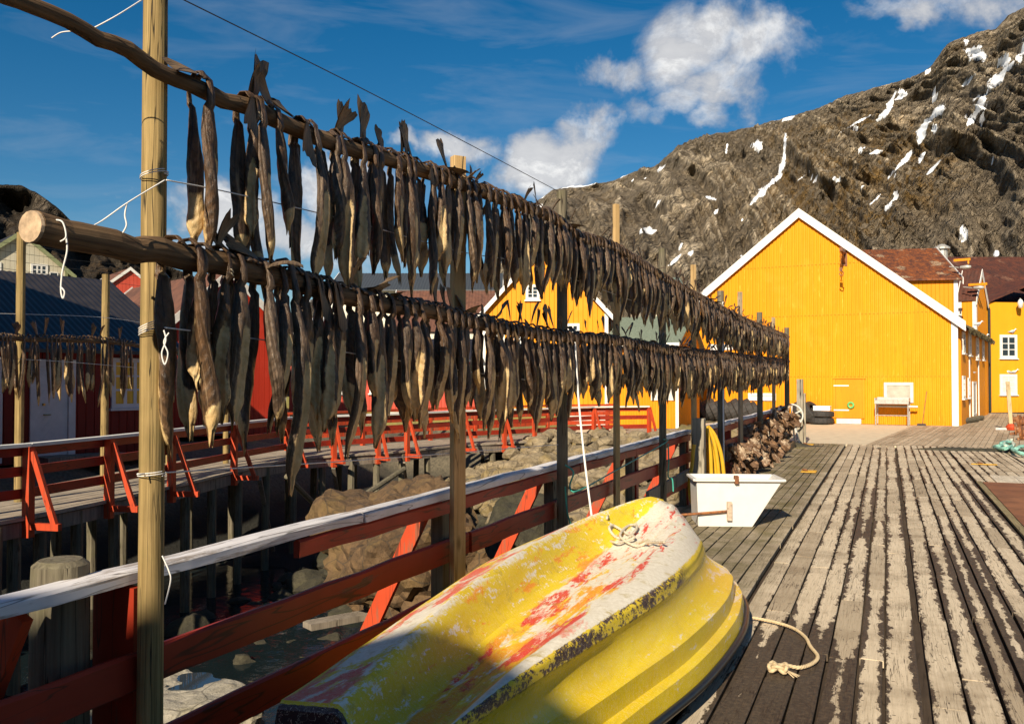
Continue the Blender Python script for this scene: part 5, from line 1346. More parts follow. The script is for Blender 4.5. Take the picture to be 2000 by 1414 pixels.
# round the far end over and down
last = section(BY[-1])
for q_ in range(1, 6):
    a_ = q_/5; r_ = []
    for X_, Z_, K_ in last:
        r_.append(Vector((-1.75+(X_+1.75)*(1-.12*a_), BY[-1]+.12*math.sin(a_*1.57), Z_-(Z_-.13)*a_**1.8))); hull.attr['k'].append(max(6.2, min(K_, 9)))
    rows.append(r_)
hull.grid(rows)
# near end plate
first = section(BY[0]); r0_ = []; r1_ = []; r2_ = []
for X_, Z_, K_ in first:
    r0_.append(Vector((X_, BY[0], Z_))); r1_.append(Vector((X_*.995-.005, BY[0]-.035, Z_-.05*(Z_-.1)))); r2_.append(Vector((X_, BY[0]-.07, .13)))
for r_, kv in ((r0_, 9.3), (r1_, 10.5), (r2_, 10.5)):
    hull.attr['k'] += [kv]*len(r_)
hull.grid([r0_, r1_, r2_])
ho = hull.build('hull', boat_mat(), boat, smooth='angle')
rub = MB(); rp_ = [Vector((cr(BY, FX[-1], y)+.012, y, .125)) for y in [BY[0]+(BY[-1]-BY[0])*i/30 for i in range(31)]]
rp_ += [Vector((-1.35, 7.9, .13)), Vector((-1.75, 7.93, .13)), Vector((-2.2, 7.88, .13))]
rub.tube(rp_, .026, 8)
lp_ = [Vector((cr(BY, FX[0], y)-.012, y, .14)) for y in [BY[0]+(BY[-1]-BY[0])*i/20 for i in range(21)]]; rub.tube(lp_, .026, 8)
rub.build('rubbing_strip', simple('black_rubber', (.012, .012, .014), .35), boat, smooth=True)
for y, l_ in ((4.1, 'red painted bearer under the near part of the upturned boat'), (6.7, 'red painted bearer under the far part of the upturned boat')):
    q = MB(); q.beam((-2.6, y, .055), (-1.08, y+.06, .055), .12, .085); tag(q.build('bearer', redp1, loc=(-1.8, y, 0)), l_, 'timber')
def rope(name, pts, r, m, label, n=60, cat='rope', twist=True, group=None):
    P_ = lerp_poly(pts, n); q = MB()
    if twist:
        L_ = 0; prev = P_[0]; a = Vector((0, 0, 1)); strands = [[], [], []]
        for i, p in enumerate(P_):
            L_ += (p-prev).length; prev = p
            d_ = (P_[min(i+1, n)]-P_[max(i-1, 0)]).normalized(); u_ = d_.cross(Vector((.1, .2, 1))).normalized(); v_ = u_.cross(d_)
            for s_ in range(3):
                an = L_/(r*5.5)*6.28+s_*2.094; strands[s_].append(p+(u_*math.cos(an)+v_*math.sin(an))*r*.5)
        for s_ in strands: q.tube(s_, r*.58, 6)
    else: q.tube(P_, r, 6)
    return tag(q.build(name, m, loc=P_[0], smooth=True), label, cat, group)
tan = simple('hemp_rope', (.52, .40, .24), .85, var=.2, scale=40); grey_rope = simple('grey_rope', (.50, .44, .34), .85, var=.25, scale=40)
pts = [PZ(x, y, .025) for x, y in ((1470, 1206), (1510, 1214), (1548, 1226), (1572, 1243), (1583, 1262), (1597, 1281), (1588, 1294), (1562, 1303), (1535, 1299), (1515, 1298))]
r1 = rope('rope', pts, .013, tan, 'tan rope with knotted end trailing from the boat over the dark stained planks', 200)
q = MB(); c_ = PZ(1520, 1303, .04); ks = []
for i in range(70):
    t = i/69*6.28*2; ks.append(c_+Vector((.055*math.cos(t*1.5), .045*math.sin(t*2.5), .018*math.sin(t*3.5))))
q.tube(ks, .013, 6)
for i in range(9): q.tube([c_+Vector((.04, -.02, 0)), c_+Vector((.11+random.uniform(-.02, .03), -.05+random.uniform(-.03, .03), -.03))], .004, 4)
q.build('knot', tan, r1, smooth=True) if False else None
kn = q.build('knot', tan, loc=c_, smooth=True); kn.parent = r1; kn.location = c_-r1.location
# rope heap on the hull
def hull_top(px, py):                                # first hull point under the picture point
    best = None
    for y in [3.2+i*.05 for i in range(92)]:
        for X_, Z_, K_ in SECS[y]:
            a, b_, d_ = proj((X_, y, Z_)); e = (a-px)**2+(b_-py)**2
            if best is None or e < best[0]: best = (e, Vector((X_, y, Z_)))
    return best[1]+Vector((.0, 0, .018))
SECS = {y: section(y) for y in [3.2+i*.05 for i in range(92)]}
hp = [(1190, 1003), (1187, 1022), (1180, 1045), (1196, 1062), (1222, 1068), (1240, 1062), (1226, 1046), (1202, 1036), (1186, 1042), (1204, 1052), (1228, 1054), (1246, 1040), (1232, 1030), (1216, 1042), (1212, 1058), (1238, 1070), (1266, 1068), (1300, 1070)]
rope('rope', [hull_top(*p)+Vector((0, 0, .012*(i % 3))) for i, p in enumerate(hp)], .011, grey_rope, 'grey rope heaped in loops on the far end of the upturned boat', 240)

# ================================================================ TUB, HOSES, POSTS
tubm = simple('tub_fibreglass', (.64, .62, .58), .45, var=.07, scale=5, bumpv=.05)
T0 = PZ(1364, 1028, 0); rt = Vector((math.cos(-YAW*-1), math.sin(-YAW*-1), 0)); rt = (CM @ Vector((1, 0, 0))); rt.z = 0; rt.normalize(); fw = Vector((-rt.y, rt.x, 0))
dT = proj(T0)[2]; sc_ = dT/F
wb = (1468-1364)*sc_; wt = (1523-1361)*sc_; hT = (1028-939)*sc_; dp = .62
rt2 = (rt*math.cos(.06)+fw*-math.sin(.06)); fw2 = Vector((-rt2.y, rt2.x, 0))
def TP(u, v, z): return T0+rt2*u+fw2*v+Vector((0, 0, z))
tub = thing('tub', 'white open fibreglass tub with slanting right side standing on the deck behind the boat', 'tub', T0)
q = MB(); th_ = .025
def ring(z, ins):
    f_ = z/hT; r_u = wb+(wt-wb)*f_
    return [TP(-.02*f_+ins, ins, z), TP(r_u-ins, ins, z), TP(r_u-ins, dp-ins, z), TP(-.02*f_+ins, dp-ins, z)]
q.grid([ring(0.0, 0), ring(hT*.5, 0), ring(hT, 0), ring(hT, th_), ring(hT*.5, th_), ring(.05, th_)], True)
q.f.append((0, 1, 2, 3)); n_ = len(q.v); q.f.append((n_-4, n_-3, n_-2, n_-1))
q.build('basin', tubm, tub, bevel=.006)
q = MB(); a = ring(hT, -.02); 
for i in range(4): q.beam(a[i]+Vector((0, 0, .01)), a[(i+1) % 4]+Vector((0, 0, .01)), .05, .03)
q.build('rim', tubm, tub, bevel=.005)
q = MB(); ax = TP((1423-1364)*sc_, -.03, (1028-997)*sc_); ax2 = TP((1290-1364)*sc_, -.06, (1028-1011)*sc_+.02); q.tube([ax, ax2], .017, 8); q.build('axle', irons, tub)
q = MB(); q.box(ax+Vector((0, .0, .0)), (.06, .04, .24), math.atan2(rt.y, rt.x)); q.build('bracket', simple('pale_bracket', (.45, .34, .25), .7, var=.4, scale=30), tub)
q = MB(); c_ = TP((1437-1364)*sc_, -.02, hT+.02); q.box(c_, (.05, .08, .10), math.atan2(rt.y, rt.x)); q.build('latch', irons, tub)
c_ = PZ(1366, 992, 0)
q = MB(); w_ = 23*proj(c_)[2]/F; q.beam(c_, c_+Vector((0, 0, 1.33)), w_, w_*.9, (0, 1, 0), 6, .006); gp = q.build('mooring_post', wood('bleached_post', (.22, .19, .14), (.40, .35, .26), 2, crack=.7), loc=c_, bevel=.012)
tag(gp, 'square bleached grey post behind the white tub with yellow hoses beside it', 'post')
hosem = simple('yellow_hose', (.62, .36, .02), .4, var=.12, scale=5)
C_ = proj(c_)[2]
def hose(pix, d_, label, r=.03, grp=None): return rope('hose', [PD(x, y, dd) for (x, y), dd in zip(pix, d_ if hasattr(d_, '__len__') else [d_]*len(pix))], r, hosem, label, 40, 'hose', False, grp)
hose([(1356, 868), (1354, 880), (1352, 905), (1347, 940), (1348, 970), (1354, 985), (1370, 995)], C_-.25, 'yellow hose curving down the left side of the bleached post')
gh = [[(1380, 832), (1384, 860), (1388, 890), (1390, 940), (1392, 985)], [(1381, 832), (1392, 855), (1399, 885), (1404, 930), (1406, 985)], [(1382, 832), (1396, 850), (1408, 885), (1414, 930), (1418, 985)], [(1381, 832), (1386, 862), (1394, 895), (1399, 935), (1400, 985)],
      [(1383, 834), (1386, 850), (1381, 890), (1384, 940), (1386, 985)]]
for i, g_ in enumerate(gh): hose(g_, C_+.35+.04*i, 'yellow hose hanging in the bundle right of the bleached post', .032, 'yellow hoses hanging beside the post')
# post and reel near the far end of the deck
c_ = PZ(1563, 866, 0); q = MB(); w_ = 12*proj(c_)[2]/F; zt = H+(742-742)/F*0
q.beam(c_, c_+Vector((0, 0, 1.92)), w_, w_, (0, 1, 0), 5, .01); q.beam(c_+Vector((.13, .05, 0)), c_+Vector((.13, .05, 1.5)), .06, .1, (0, 1, 0))
tag(q.build('mooring_post', bpy.data.materials['bleached_post'], loc=c_, bevel=.012), 'tall bleached post standing where the deck meets the concrete', 'post')
c0 = PD(1546, 811, proj(c_)[2]-.3); reel = thing('net_reel', 'white spoked wheel on an A shaped stand at the far end of the fence', 'reel', PZ(1552, 866, 0))
q = MB(); axd = (fw*.9+rt*.5).normalized(); q.lathe([(.31, -.035), (.345, -.035), (.345, .035), (.31, .035)], c0, axd, 28, True); q.build('wheel_rim', whiteg, reel)
a = axd.orthogonal().normalized(); b_ = axd.cross(a)
for i in range(6):
    t = i*math.pi/3+.3; q = MB(); q.beam(c0, c0+(a*math.cos(t)+b_*math.sin(t))*.32, .035, .03, axd); q.build('spoke', whiteg, reel)
q = MB(); q.lathe([(.0, -.08), (.07, -.08), (.07, .08), (.0, .08)], c0, axd, 12); q.build('hub', irons, reel)
for px, py in ((1562, 868), (1540, 866), (1552, 860)):
    q = MB(); q.beam(c0+axd*.06, PZ(px, py, 0), .05, .04); q.build('leg', whiteg, reel)
q = MB(); q.beam(PD(1543, 850, proj(c_)[2]-.3), PD(1558, 850, proj(c_)[2]-.3), .04, .04); q.build('crossbar', whiteg, reel)
# ---- tyres
tym = simple('tyre_rubber', (.028, .025, .023), .75, var=.35, scale=8, bumpv=.3)
def tyre_mesh(Rr, wdt):
    mb = MB(); n = 40; rows = []
    prof = [(Rr*.60, -.36), (Rr*.66, -.47), (Rr*.82, -.52), (Rr*.94, -.46), (Rr*.985, -.36), (Rr*.995, -.15), (Rr, -.14), (Rr, .0), (Rr, .14), (Rr*.995, .15), (Rr*.985, .36), (Rr*.94, .46), (Rr*.82, .52), (Rr*.66, .47), (Rr*.60, .36), (Rr*.63, .2), (Rr*.86, .1), (Rr*.86, -.1), (Rr*.63, -.2)]
    for j in range(n):
        t = 2*math.pi*j/n; lug = (j % 2)*.018*Rr
        rows.append([Vector((math.cos(t)*(r_-(lug if r_ > Rr*.9 else 0)), math.sin(t)*(r_-(lug if r_ > Rr*.9 else 0)), z_*wdt)) for r_, z_ in prof])
    rows.append(rows[0]); mb.grid(rows, True); return mb.mesh('tyre', tym, (0, 0, 0), False)
tme = tyre_mesh(.52, .30); tme2 = tyre_mesh(.55, .26)
def put_tyre(me, loc, zdir, label, grp=None, sc=1):
    o = bpy.data.objects.new('tyre', me); COL.objects.link(o); o.location = loc; o.rotation_euler = Vector(zdir).to_track_quat('Z', 'Y').to_euler(); o.scale = (sc, sc, sc)
    o.rotation_euler.rotate_axis('Z', random.uniform(0, 6)); return tag(o, label, 'tyre', grp)
random.seed(11)
PW, DW, IW = P, d, inn
tn = 17
for i in range(tn):
    u = .2+i*.27+.04*random.random(); v = -1.0-.1*random.random()+(-.35 if i < 4 else 0)
    sc = random.uniform(.93, 1.08)
    base = P(u, v, 0)
    zd_ = (d*.80+inn*.25+Vector((0, 0, .42))).normalized(); put_tyre(tme, base+Vector((0, 0, .50*sc)), zd_, 'dark tyre in the long leaning row at the foot of the warehouse', 'tyres in the leaning row', sc)
uu, _ = on_wall(1606, 832)
lbl = ['steeply leaning tyre behind the post, farthest left of the short group', 'leaning tyre in the middle of the short group left of the stacked pair', 'leaning tyre resting against the stacked pair']
for i, px in enumerate((1573, 1583, 1594)):
    a_, _ = on_wall(px, 830); put_tyre(tme, P(a_, -.75, .50), (d*.72-inn*.25+Vector((0, 0, .55))).normalized(), lbl[i], None, .98)
a_, _ = on_wall(1610, 830); put_tyre(tme2, P(a_, -.8, .15), (0, 0, 1), 'bottom tyre of the flat stacked pair by the door', None, .95); put_tyre(tme2, P(a_+.02, -.8, .43), (0.02, 0.02, 1), 'upper tyre of the flat stacked pair, under the white box', None, .95)
bx_ = thing('foam_box', 'white foam fish box on top of the stacked tyres', 'box', P(a_+.05, -.8, .57)); an = math.atan2(d.y, d.x)
q = MB(); q.box(P(a_+.05, -.8, .655), (.68, .42, .16), an); q.build('box', simple('foam', (.82, .8, .78), .8, var=.05), bx_, bevel=.01)
q = MB(); q.box(P(a_+.05, -.8, .758), (.70, .44, .04), an); q.build('lid', simple('foam', (.82, .8, .78), .8, var=.05), bx_, bevel=.01)
# logs by the annex
for i, (px, py, dz) in enumerate(((1880, 822, 0), (1888, 821, 0), (1896, 820, 0), (1905, 817, 0), (1888, 814, .24))):
    c_ = PZ(px, py+dz*0, .12); c_.z += dz; q = MB(); q.tube([c_, c_+in2*-.2+d2*1.1], [.13, .11], 10); tag(q.build('log', oldpost, loc=c_), 'weathered log in the small pile at the foot of the annex', 'log', 'logs by the annex')
# gulls
gw = simple('gull_white', (.8, .8, .8), .7, var=.03); gg = simple('gull_grey', (.35, .37, .4), .7, var=.1)
def gull(px, py, dd, rz, label):
    c_ = PD(px, py, dd); t = thing('gull', label, 'bird', c_); M = Matrix.Rotation(rz, 3, 'Z')
    q = MB(); pr = [(-.20, .01, .05), (-.12, .05, .09), (0, .085, .11), (.10, .07, .13), (.15, .045, .19), (.18, .045, .245), (.22, .03, .25), (.25, .012, .24), (.29, .004, .235)]
    rows = []
    for x_, r_, z_ in pr: rows.append([c_+M@Vector((x_, math.cos(a)*r_, z_+math.sin(a)*r_)) for a in [k_*math.pi/4 for k_ in range(8)]])
    q.grid(rows, True)
    for s_ in (-.03, .03): q.tube([c_+M@Vector((.02, s_, .05)), c_+M@Vector((.02, s_, -.02))], .008, 4)
    q.build('body', gw, t, smooth=True)
    for s_ in (-1, 1):
        w = MB(); w.add([c_+M@Vector(v) for v in ((.10, s_*.075, .15), (.02, s_*.095, .17), (-.28, s_*.02, .09), (-.1, s_*.095, .06), (.05, s_*.095, .07))], [(0, 1, 2, 3, 4)]); w.build('wing', gg, t)
for a in ((1970.5, 730, 52.6, 3.3, 'left gull of the two perched above the lower white window'), (1980, 730, 52.6, 0, 'right gull of the two perched above the lower white window'), (1910, 637, 46, .3, 'white gull on the ragged mossy roof edge'),
          (1895, 731, 42.5, 2.9, 'white gull perched on the annex wall above the lower windows'), (1922, 662, 49, .2, 'white gull at the far end of the mossy roof edge'), (1977, 651, 52.6, .4, 'small gull above the upper white window')): gull(*a)
# post on a stand, rusty scrap, teal rope, steel plate
c_ = PZ(1975, 840, 0); sc_ = proj(c_)[2]/F; t = thing('marker_post', 'pale wooden post standing on a red and white cross foot at the right edge', 'post', c_)
pw_ = wood('pale_post', (.42, .30, .16), (.62, .47, .28), 2, crack=.3)
q = MB(); q.beam(c_+Vector((0, 0, .05)), c_+Vector((-.1, 0, 95*sc_)), .13, .1, (0, 1, 0)); q.build('post', pw_, t)
q = MB(); q.beam(c_+rt*-.6+Vector((0, 0, .05)), c_+rt*.7+Vector((0, 0, .05)), .07, .08); q.build('foot', whiteg, t)
q = MB(); q.lathe([(.0, -.1), (.16, -.08), (.2, .02), (.12, .14), (.0, .16)], c_+Vector((0, -.05, .09)), (0, 0, 1), 12); q.build('clamp', redb, t)
sg = thing('rusty_gear', 'rusty red iron winch parts lying beyond the teal rope at the right edge', 'scrap', PZ(2000, 845, 0))
random.seed(4)
for (px, py, dd, l) in ((1990, 828, 0, 1.0), (2010, 838, 0, 1.3), (1998, 850, 0, .9), (2015, 860, 0, 1.1)):
    b0_ = PZ(px, py, .0); q = MB(); ang = random.uniform(-.5, .5)
    q.lathe([(.0, -.28*l), (.22*l, -.28*l), (.22*l, -.22*l), (.1*l, -.2*l), (.1*l, .2*l), (.22*l, .22*l), (.22*l, .28*l), (.0, .28*l)], b0_+Vector((0, 0, .22*l)), (math.cos(ang), math.sin(ang), .1), 14)
    q.beam(b0_+Vector((-.4, 0, .03)), b0_+Vector((.6, .1, .3)), .07, .07)
    q.build('winch_drum', irons, sg)
teal = simple('teal_rope', (.22, .46, .38), .8, var=.25, scale=25)
rp = [(2040, 893), (2005, 888), (1985, 882), (1972, 874), (1962, 869), (1950, 871), (1942, 873), (1952, 876), (1968, 875), (1980, 868), (1968, 863), (1955, 866), (1965, 872), (1982, 877), (1995, 872), (2020, 874), (2050, 872)]
rope('mooring_rope', [PZ(x, y, .05+.035*(i % 3)) for i, (x, y) in enumerate(rp)], .05, teal, 'thick teal mooring rope coiled on the deck at the right edge', 200)
rope('mooring_rope', [PZ(x, y, .06+.04*(i % 2)) for i, (x, y) in enumerate(((1958, 868), (1966, 862), (1976, 863), (1979, 869), (1970, 873), (1960, 868), (1968, 860), (1976, 859)))], .04, simple('pale_teal_rope', (.50, .56, .46), .8, var=.3, scale=25), 'paler teal rope tangled on top of the mooring rope coil', 120)
pl_ = MB(); pl_.box((4.1, 14.4, .022), (5.0, 8.4, .012)); 
tag(pl_.build('steel_plate', rusty('rusted_plate', (.20, .075, .03), (.29, .12, .05), (.36, .2, .1), sc=.35), loc=(4.1, 14.4, 0)), 'large flat rusty steel plate let into the deck at the right', 'plate')
bl = MB()
for i in range(9): bl.box((2.05+i*.42, 19.35, .012), (.41, 1.35, .02))
tag(bl.build('new_boards', wood('pale_boards', (.52, .44, .33), (.68, .60, .48), 1, crack=.2), loc=(3, 19.3, 0)), 'short patch of paler boards beyond the rusty plate', 'boards')
kb = MB(); kb.box((1.545, 12.4, .012), (.09, 12.6, .03)); tag(kb.build('kerb_board', wood('mossy_board', (.18, .14, .07), (.34, .27, .15), 1, moss=.3), loc=(1.54, 12.4, 0)), 'long mossy board along the left edge of the rusty plate', 'board')
ym = simple('chipped_yellow_paint', (.62, .34, .03), .6, var=.35, scale=22)
def fitting(px, py, w_, l_, label):
    c_ = PZ(px, py, 0); t = thing('deck_fitting', label, 'fitting', c_)
    q = MB(); q.box(c_+Vector((0, 0, .018)), (w_, l_, .014)); q.build('plate', ym, t, bevel=.004)
    q = MB(); q.lathe([(.05, -.012), (.062, 0), (.05, .012), (.038, 0)], c_+Vector((-.08, 0, .045)), (.2, 0, 1), 14, True); q.build('ring', irons, t)
fitting(1580, 922, .30, .42, 'yellow painted ring plate in the deck left of the long dark seam'); fitting(1578, 869, .32, .3, 'small yellow plate on the deck near the tall bleached post'); fitting(1922, 908, .52, .12, 'narrow yellow bar let into the planks at the right')

# ================================================================ STRINGS
ws = simple('white_string', (.75, .72, .68), .7, var=.05); dk = simple('dark_wire', (.03, .03, .03), .5, var=.05); gs = simple('teal_string', (.05, .33, .25), .6, var=.1)
def string(pix, ds, m, label, r=.003, n=40, name='string', twist=False):
    return rope(name, [PD(x, y, dd) for (x, y), dd in zip(pix, ds)], r, m, label, n, 'string', twist)
dp_ = lambda px, o=-.12: proj((rx(Yat(px)), Yat(px), 2))[2]+o
string([(350, -4), (700, 170), (935, 292), (1090, 374)], [dp_(350), dp_(700), dp_(935), dp_(1090)], dk, 'thin dark wire running down across the sky to the grey round post', .0028)
string([(284, -4), (230, 30), (182, 56)], [3.5, 3.3, dp_(182, -.07)], ws, 'white string tied from the thick post down to the upper pole', .0025)
string([(182, 56), (150, 61), (120, 64), (101, 75)], [dp_(182, -.07)]*4, ws, 'loose white string end hanging left of the upper pole', .0025)
string([(130, 463), (190, 437), (248, 397), (322, 352)], [dp_(130, -.16), 3.25, 3.3, 3.45], ws, 'white string stretched from the thick log up to the front post', .0025)
string([(248, 397), (244, 420), (247, 440), (240, 455)], [3.3]*4, ws, 'frayed string tuft hanging over the thick log', .003)
string([(104, 430), (122, 434), (129, 462), (118, 472)], [dp_(110, -.15)]*4, ws, 'white string looped round the left end of the thick log', .003)
string([(129, 462), (131, 490), (122, 530), (119, 566), (123, 583), (126, 570), (118, 560)], [dp_(129, -.17)]*7, ws, 'white string hanging from the thick log end with a small loop', .003)
def wrap(y_, px_c, py, n_, label, r=.053, tilt=.014):
    q = MB(); x0, y0 = rx(y_), y_; dd = proj((x0, y0, 2))[2]; z0 = H+(742-py)/F*dd; pts = []
    for i in range(n_*24+1):
        a = 2*math.pi*i/24; pts.append(Vector((x0+math.cos(a)*r, y0+.02+math.sin(a)*r, z0+.009*i/24+tilt*math.sin(a+1))))
    q.tube(pts, .0021, 5); tag(q.build('lashing', ws, loc=pts[0]), label, 'string')
yA = Yat(291)
wrap(yA, 0, 343, 2, 'white string wound round the thick front post above the log'); wrap(yA, 0, 648, 4, 'white string wound round the thick front post at the height of the fish', .053, .02); wrap(yA, 0, 930, 2, 'white string wound low round the thick front post', .053, .003)
string([(320, 645), (324, 665), (316, 690), (322, 712), (328, 690), (320, 668), (330, 650)], [3.47]*7, ws, 'hanging knot loops of white string right of the front post', .003)
string([(325, 352), (470, 381), (700, 436), (900, 492), (1030, 515), (1160, 560), (1300, 612), (1425, 660)], [3.5, dp_(470), dp_(700), dp_(900), dp_(1030), dp_(1160), dp_(1300), dp_(1425)], ws, 'long thin string running along the upper row of fish', .0032, 60)
string([(322, 640), (500, 662), (700, 692), (870, 719), (980, 735), (1100, 750), (1200, 750), (1305, 740), (1420, 752)], [3.5]+[dp_(x) for x in (500, 700, 870, 980, 1100, 1200, 1305, 1420)], ws, 'long thin string running along the lower row of fish', .0032, 60)
string([(268, 926), (480, 913), (780, 893), (1090, 868)], [3.5, 4.2, 5.5, 7.95], ws, 'thin string stretched at rail height from the front post', .003)
string([(317, 1085), (330, 1115), (333, 1135), (322, 1180)], [3.45]*4, ws, 'bent wire end sticking out of the front post over the fence', .003)
string([(1123, 672), (1130, 780), (1142, 900), (1157, 1018)], [8.0, 7.9, 7.8, 7.7], ws, 'white rope hanging slantwise from the fish rack down to the boat', .010)
string([(1412, 590), (1412, 700), (1414, 930)], [15.7, 15.7, 15.6], ws, 'vertical white rope beside the round post near the hoses', .014)
string([(1104, 908), (1120, 922), (1113, 950), (1130, 958), (1200, 920), (1300, 864), (1296, 858)], [8.0, 7.95, 7.95, 7.95, 9.5, 11.6, 11.6], gs, 'teal string stretched along the fence between two posts', .008)
string([(1305, 866), (1306, 900), (1305, 930), (1313, 936), (1315, 960)], [11.6]*5, gs, 'teal string hanging from the post by the fence', .010)
string([(1104, 950), (1108, 1000), (1118, 1033)], [7.95]*3, gs, 'teal string hanging down the grey round post to the deck', .008)
string([(-20, 612), (200, 620), (330, 640)], [13.0, 15, 17], ws, 'thin string above the far rack across the black roof', .004)
string([(-20, 699), (120, 706), (265, 718)], [13.0, 14, 16], ws, 'thin string across the fish of the far rack', .004)
for i in range(6):
    y_ = 470+i*17; string([(-20, y_), (150, y_+22), (330, y_+36+i*3)], [33, 36, 40], dk, ['topmost', 'second', 'third', 'fourth', 'fifth', 'lowest'][i]+' power line before the cream house', .008, name='power_line')

# ================================================================ ROCKS
def stone_mat(name, c1, c2, moss, mf):
    m, k, b, o = mat(name)
    co = k.n('ShaderNodeTexCoord').outputs['Object']; r = k.n('ShaderNodeObjectInfo').outputs['Random']
    co2 = k.vm('ADD', co, k.comb(k.m('MULTIPLY', r, 20), 0, 0))
    n = k.noise(co2, 4, 8, .7); n2 = k.noise(co2, 22, 7, .75); n3 = k.noise(co2, 1.5, 4, .6)
    v = k.n('ShaderNodeTexVoronoi', feature='DISTANCE_TO_EDGE', ins={'Vector': co2, 'Scale': 1.7})
    c = k.mix(k.mr(n, .3, .7), c1, c2); c = k.mix(k.mr(n2, .5, .68, 0, .6), c, tuple(x*.4 for x in c1)); c = k.mix(k.mr(n3, .5, .62, 0, mf), c, moss)
    c = k.mix(k.mr(v.outputs[0], .02, .005, 0, .6), c, (.03, .025, .018))
    k.put(b.inputs['Base Color'], c); b.inputs['Roughness'].default_value = .85; bump(k, b, k.m('ADD', n2, n), .7, .03); return m
st1 = stone_mat('granite', (.13, .10, .06), (.36, .28, .17), (.20, .14, .04), .6); st2 = stone_mat('brown_granite', (.05, .028, .012), (.18, .105, .045), (.2, .13, .04), .35); st3 = stone_mat('weedy_shaded_stone', (.016, .014, .008), (.07, .06, .032), (.035, .032, .01), .6)
st4 = stone_mat('pale_granite', (.26, .23, .17), (.48, .43, .34), (.25, .21, .09), .4)
def rock_into(mb, c, sz, seed, sub=3, rough=.06, flat=0.0):
    rg = random.Random(seed); bm = bmesh.new(); bmesh.ops.create_icosphere(bm, subdivisions=sub, radius=1)
    pl2 = [(Vector((rg.gauss(0, 1), rg.gauss(0, 1), rg.gauss(0, 1))).normalized(), rg.uniform(.55, .85)) for _ in range(11)]
    if flat: pl2.append((Vector((0, 0, 1)), flat))
    M = Matrix.Rotation(rg.uniform(0, 6), 3, 'Z')@Matrix.Rotation(rg.uniform(-.3, .3), 3, 'X'); vs = []
    for v in bm.verts:
        p = v.co.copy()
        for n_, h_ in pl2:
            e = p.dot(n_)-h_
            if e > 0: p -= n_*e*.92
        p += v.co*(fbm(p*2.2+Vector((seed, 0, 0)), 4)*rough*1.6+fbm(p*7+Vector((seed, 2, 0)), 3)*rough*.5)
        p = Vector((p.x*sz[0], p.y*sz[1], p.z*sz[2])); vs.append((M@p if not flat else Matrix.Rotation(rg.random()*0, 3, 'Z')@p)+Vector(c))
    mb.add(vs, [tuple(v.index for v in f.verts) for f in bm.faces]); bm.free()
def boulder(c, sz, seed, m, label, grp=None, sub=4, flat=0.0, rough=.06):
    mb = MB(); rock_into(mb, c, sz, seed, sub, rough, flat); return tag(mb.build('boulder', m, loc=c, smooth=False), label, 'boulder', grp)
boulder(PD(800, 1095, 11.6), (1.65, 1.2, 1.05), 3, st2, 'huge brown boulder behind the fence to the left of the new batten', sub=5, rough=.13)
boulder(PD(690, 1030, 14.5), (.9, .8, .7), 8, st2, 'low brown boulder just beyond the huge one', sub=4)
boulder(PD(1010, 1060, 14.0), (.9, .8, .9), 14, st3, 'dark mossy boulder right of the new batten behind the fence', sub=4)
sl = boulder(PZ(330, 1395, -1.15), (.98, .85, .45), 21, st4, 'pale flat boulder with a rain puddle at the lower left', sub=5, flat=.62, rough=.05)
cP = PZ(378, 1330, -.865); q = MB(); pud = []
for i in range(28):
    a = 2*math.pi*i/28; r_ = 1+.18*math.sin(a*3+1)+.1*math.sin(a*5); pud.append(cP+Vector((math.cos(a)*.24*r_, math.sin(a)*.24*r_, 0)))
q.add(pud+[p-Vector((0, 0, .06)) for p in pud], [tuple(range(28))]+[(i, (i+1) % 28, 28+(i+1) % 28, 28+i) for i in range(28)])
m, k, b, o = mat('puddle_water'); b.inputs['Base Color'].default_value = (.03, .04, .05, 1); b.inputs['Roughness'].default_value = .03
tag(q.build('puddle', m), kind='structure')
random.seed(31)
stones = []
for i in range(1100):
    y = random.uniform(8.5, 28); x = random.uniform(-11.5, -3.4)
    if y > 25 and x > -5: continue
    if y < 12 and random.random() < .5: continue
    h_ = bed_h(x, y); s_ = random.choice((.10, .13, .16, .2, .26, .34))*random.uniform(.8, 1.25)
    stones.append((s_, Vector((x, y, h_+s_*.25+random.uniform(0, .12))), i))
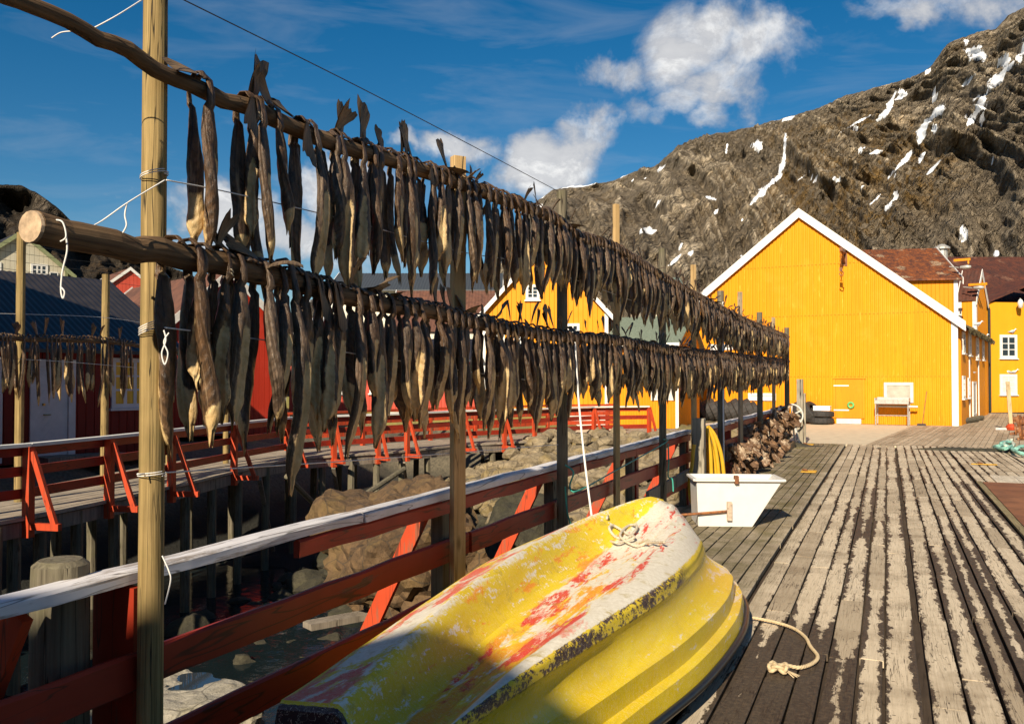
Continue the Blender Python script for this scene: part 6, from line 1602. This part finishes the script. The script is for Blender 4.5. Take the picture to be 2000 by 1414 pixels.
for i in range(90):                                  # dry stone bank against the deck and below the walkway
    y = random.uniform(15, 26); s_ = random.uniform(.2, .42); x = fx(y)-.7-random.uniform(0, .9); stones.append((s_, Vector((x, y, bed_h(x, y)+random.uniform(0, .75))), 900+i))
for i in range(120):
    y = random.uniform(20.5, 25.5); s_ = random.uniform(.14, .36); x = random.uniform(-10.5, -4.5); stones.append((s_, Vector((x, y, bed_h(x, y)+random.uniform(0, .6)*sst(20, 25, y))), 1200+i))
stones.sort(key=lambda s: -s[0]/proj(s[1])[2])
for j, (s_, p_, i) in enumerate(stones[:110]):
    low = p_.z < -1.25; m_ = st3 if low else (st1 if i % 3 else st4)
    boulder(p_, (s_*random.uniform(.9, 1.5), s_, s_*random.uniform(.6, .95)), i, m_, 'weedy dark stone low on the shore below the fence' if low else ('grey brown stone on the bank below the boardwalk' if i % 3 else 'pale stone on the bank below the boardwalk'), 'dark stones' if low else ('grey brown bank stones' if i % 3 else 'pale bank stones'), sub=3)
mbs = (MB(), MB())
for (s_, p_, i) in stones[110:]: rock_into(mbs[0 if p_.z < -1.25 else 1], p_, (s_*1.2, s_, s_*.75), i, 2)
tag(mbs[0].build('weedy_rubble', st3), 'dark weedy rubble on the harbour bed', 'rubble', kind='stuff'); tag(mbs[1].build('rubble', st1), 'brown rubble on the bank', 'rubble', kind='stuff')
# planks and old poles lying in the inlet
for i, (a, b_, w_, l_, m_) in enumerate((((600, 1222), (760, 1192), .22, 'grey plank lying on the shore stones behind the fence', greyw),)):
    pa_, pb_ = PZ(*a, -.9 if i == 0 else -.55), PZ(*b_, -.9 if i == 0 else -.55); q = MB(); q.beam(pa_, pb_, w_, .07); tag(q.build('loose_plank', m_, loc=pa_), l_, 'plank')
for (a, za, b_, zb_, l_) in (((660, 1000), -1.4, (790, 915), -.35, 'long thin pole slanting under the boardwalk corner'), ((560, 930), -.5, (640, 1010), -1.6, 'thin brace pole leaning down under the boardwalk')):
    pa_, pb_ = PD(*a, 18.5), PD(*b_, 20.5); q = MB(); q.tube([pa_, pb_], .06, 8); tag(q.build('loose_pole', oldpost, loc=pa_), l_, 'pole')
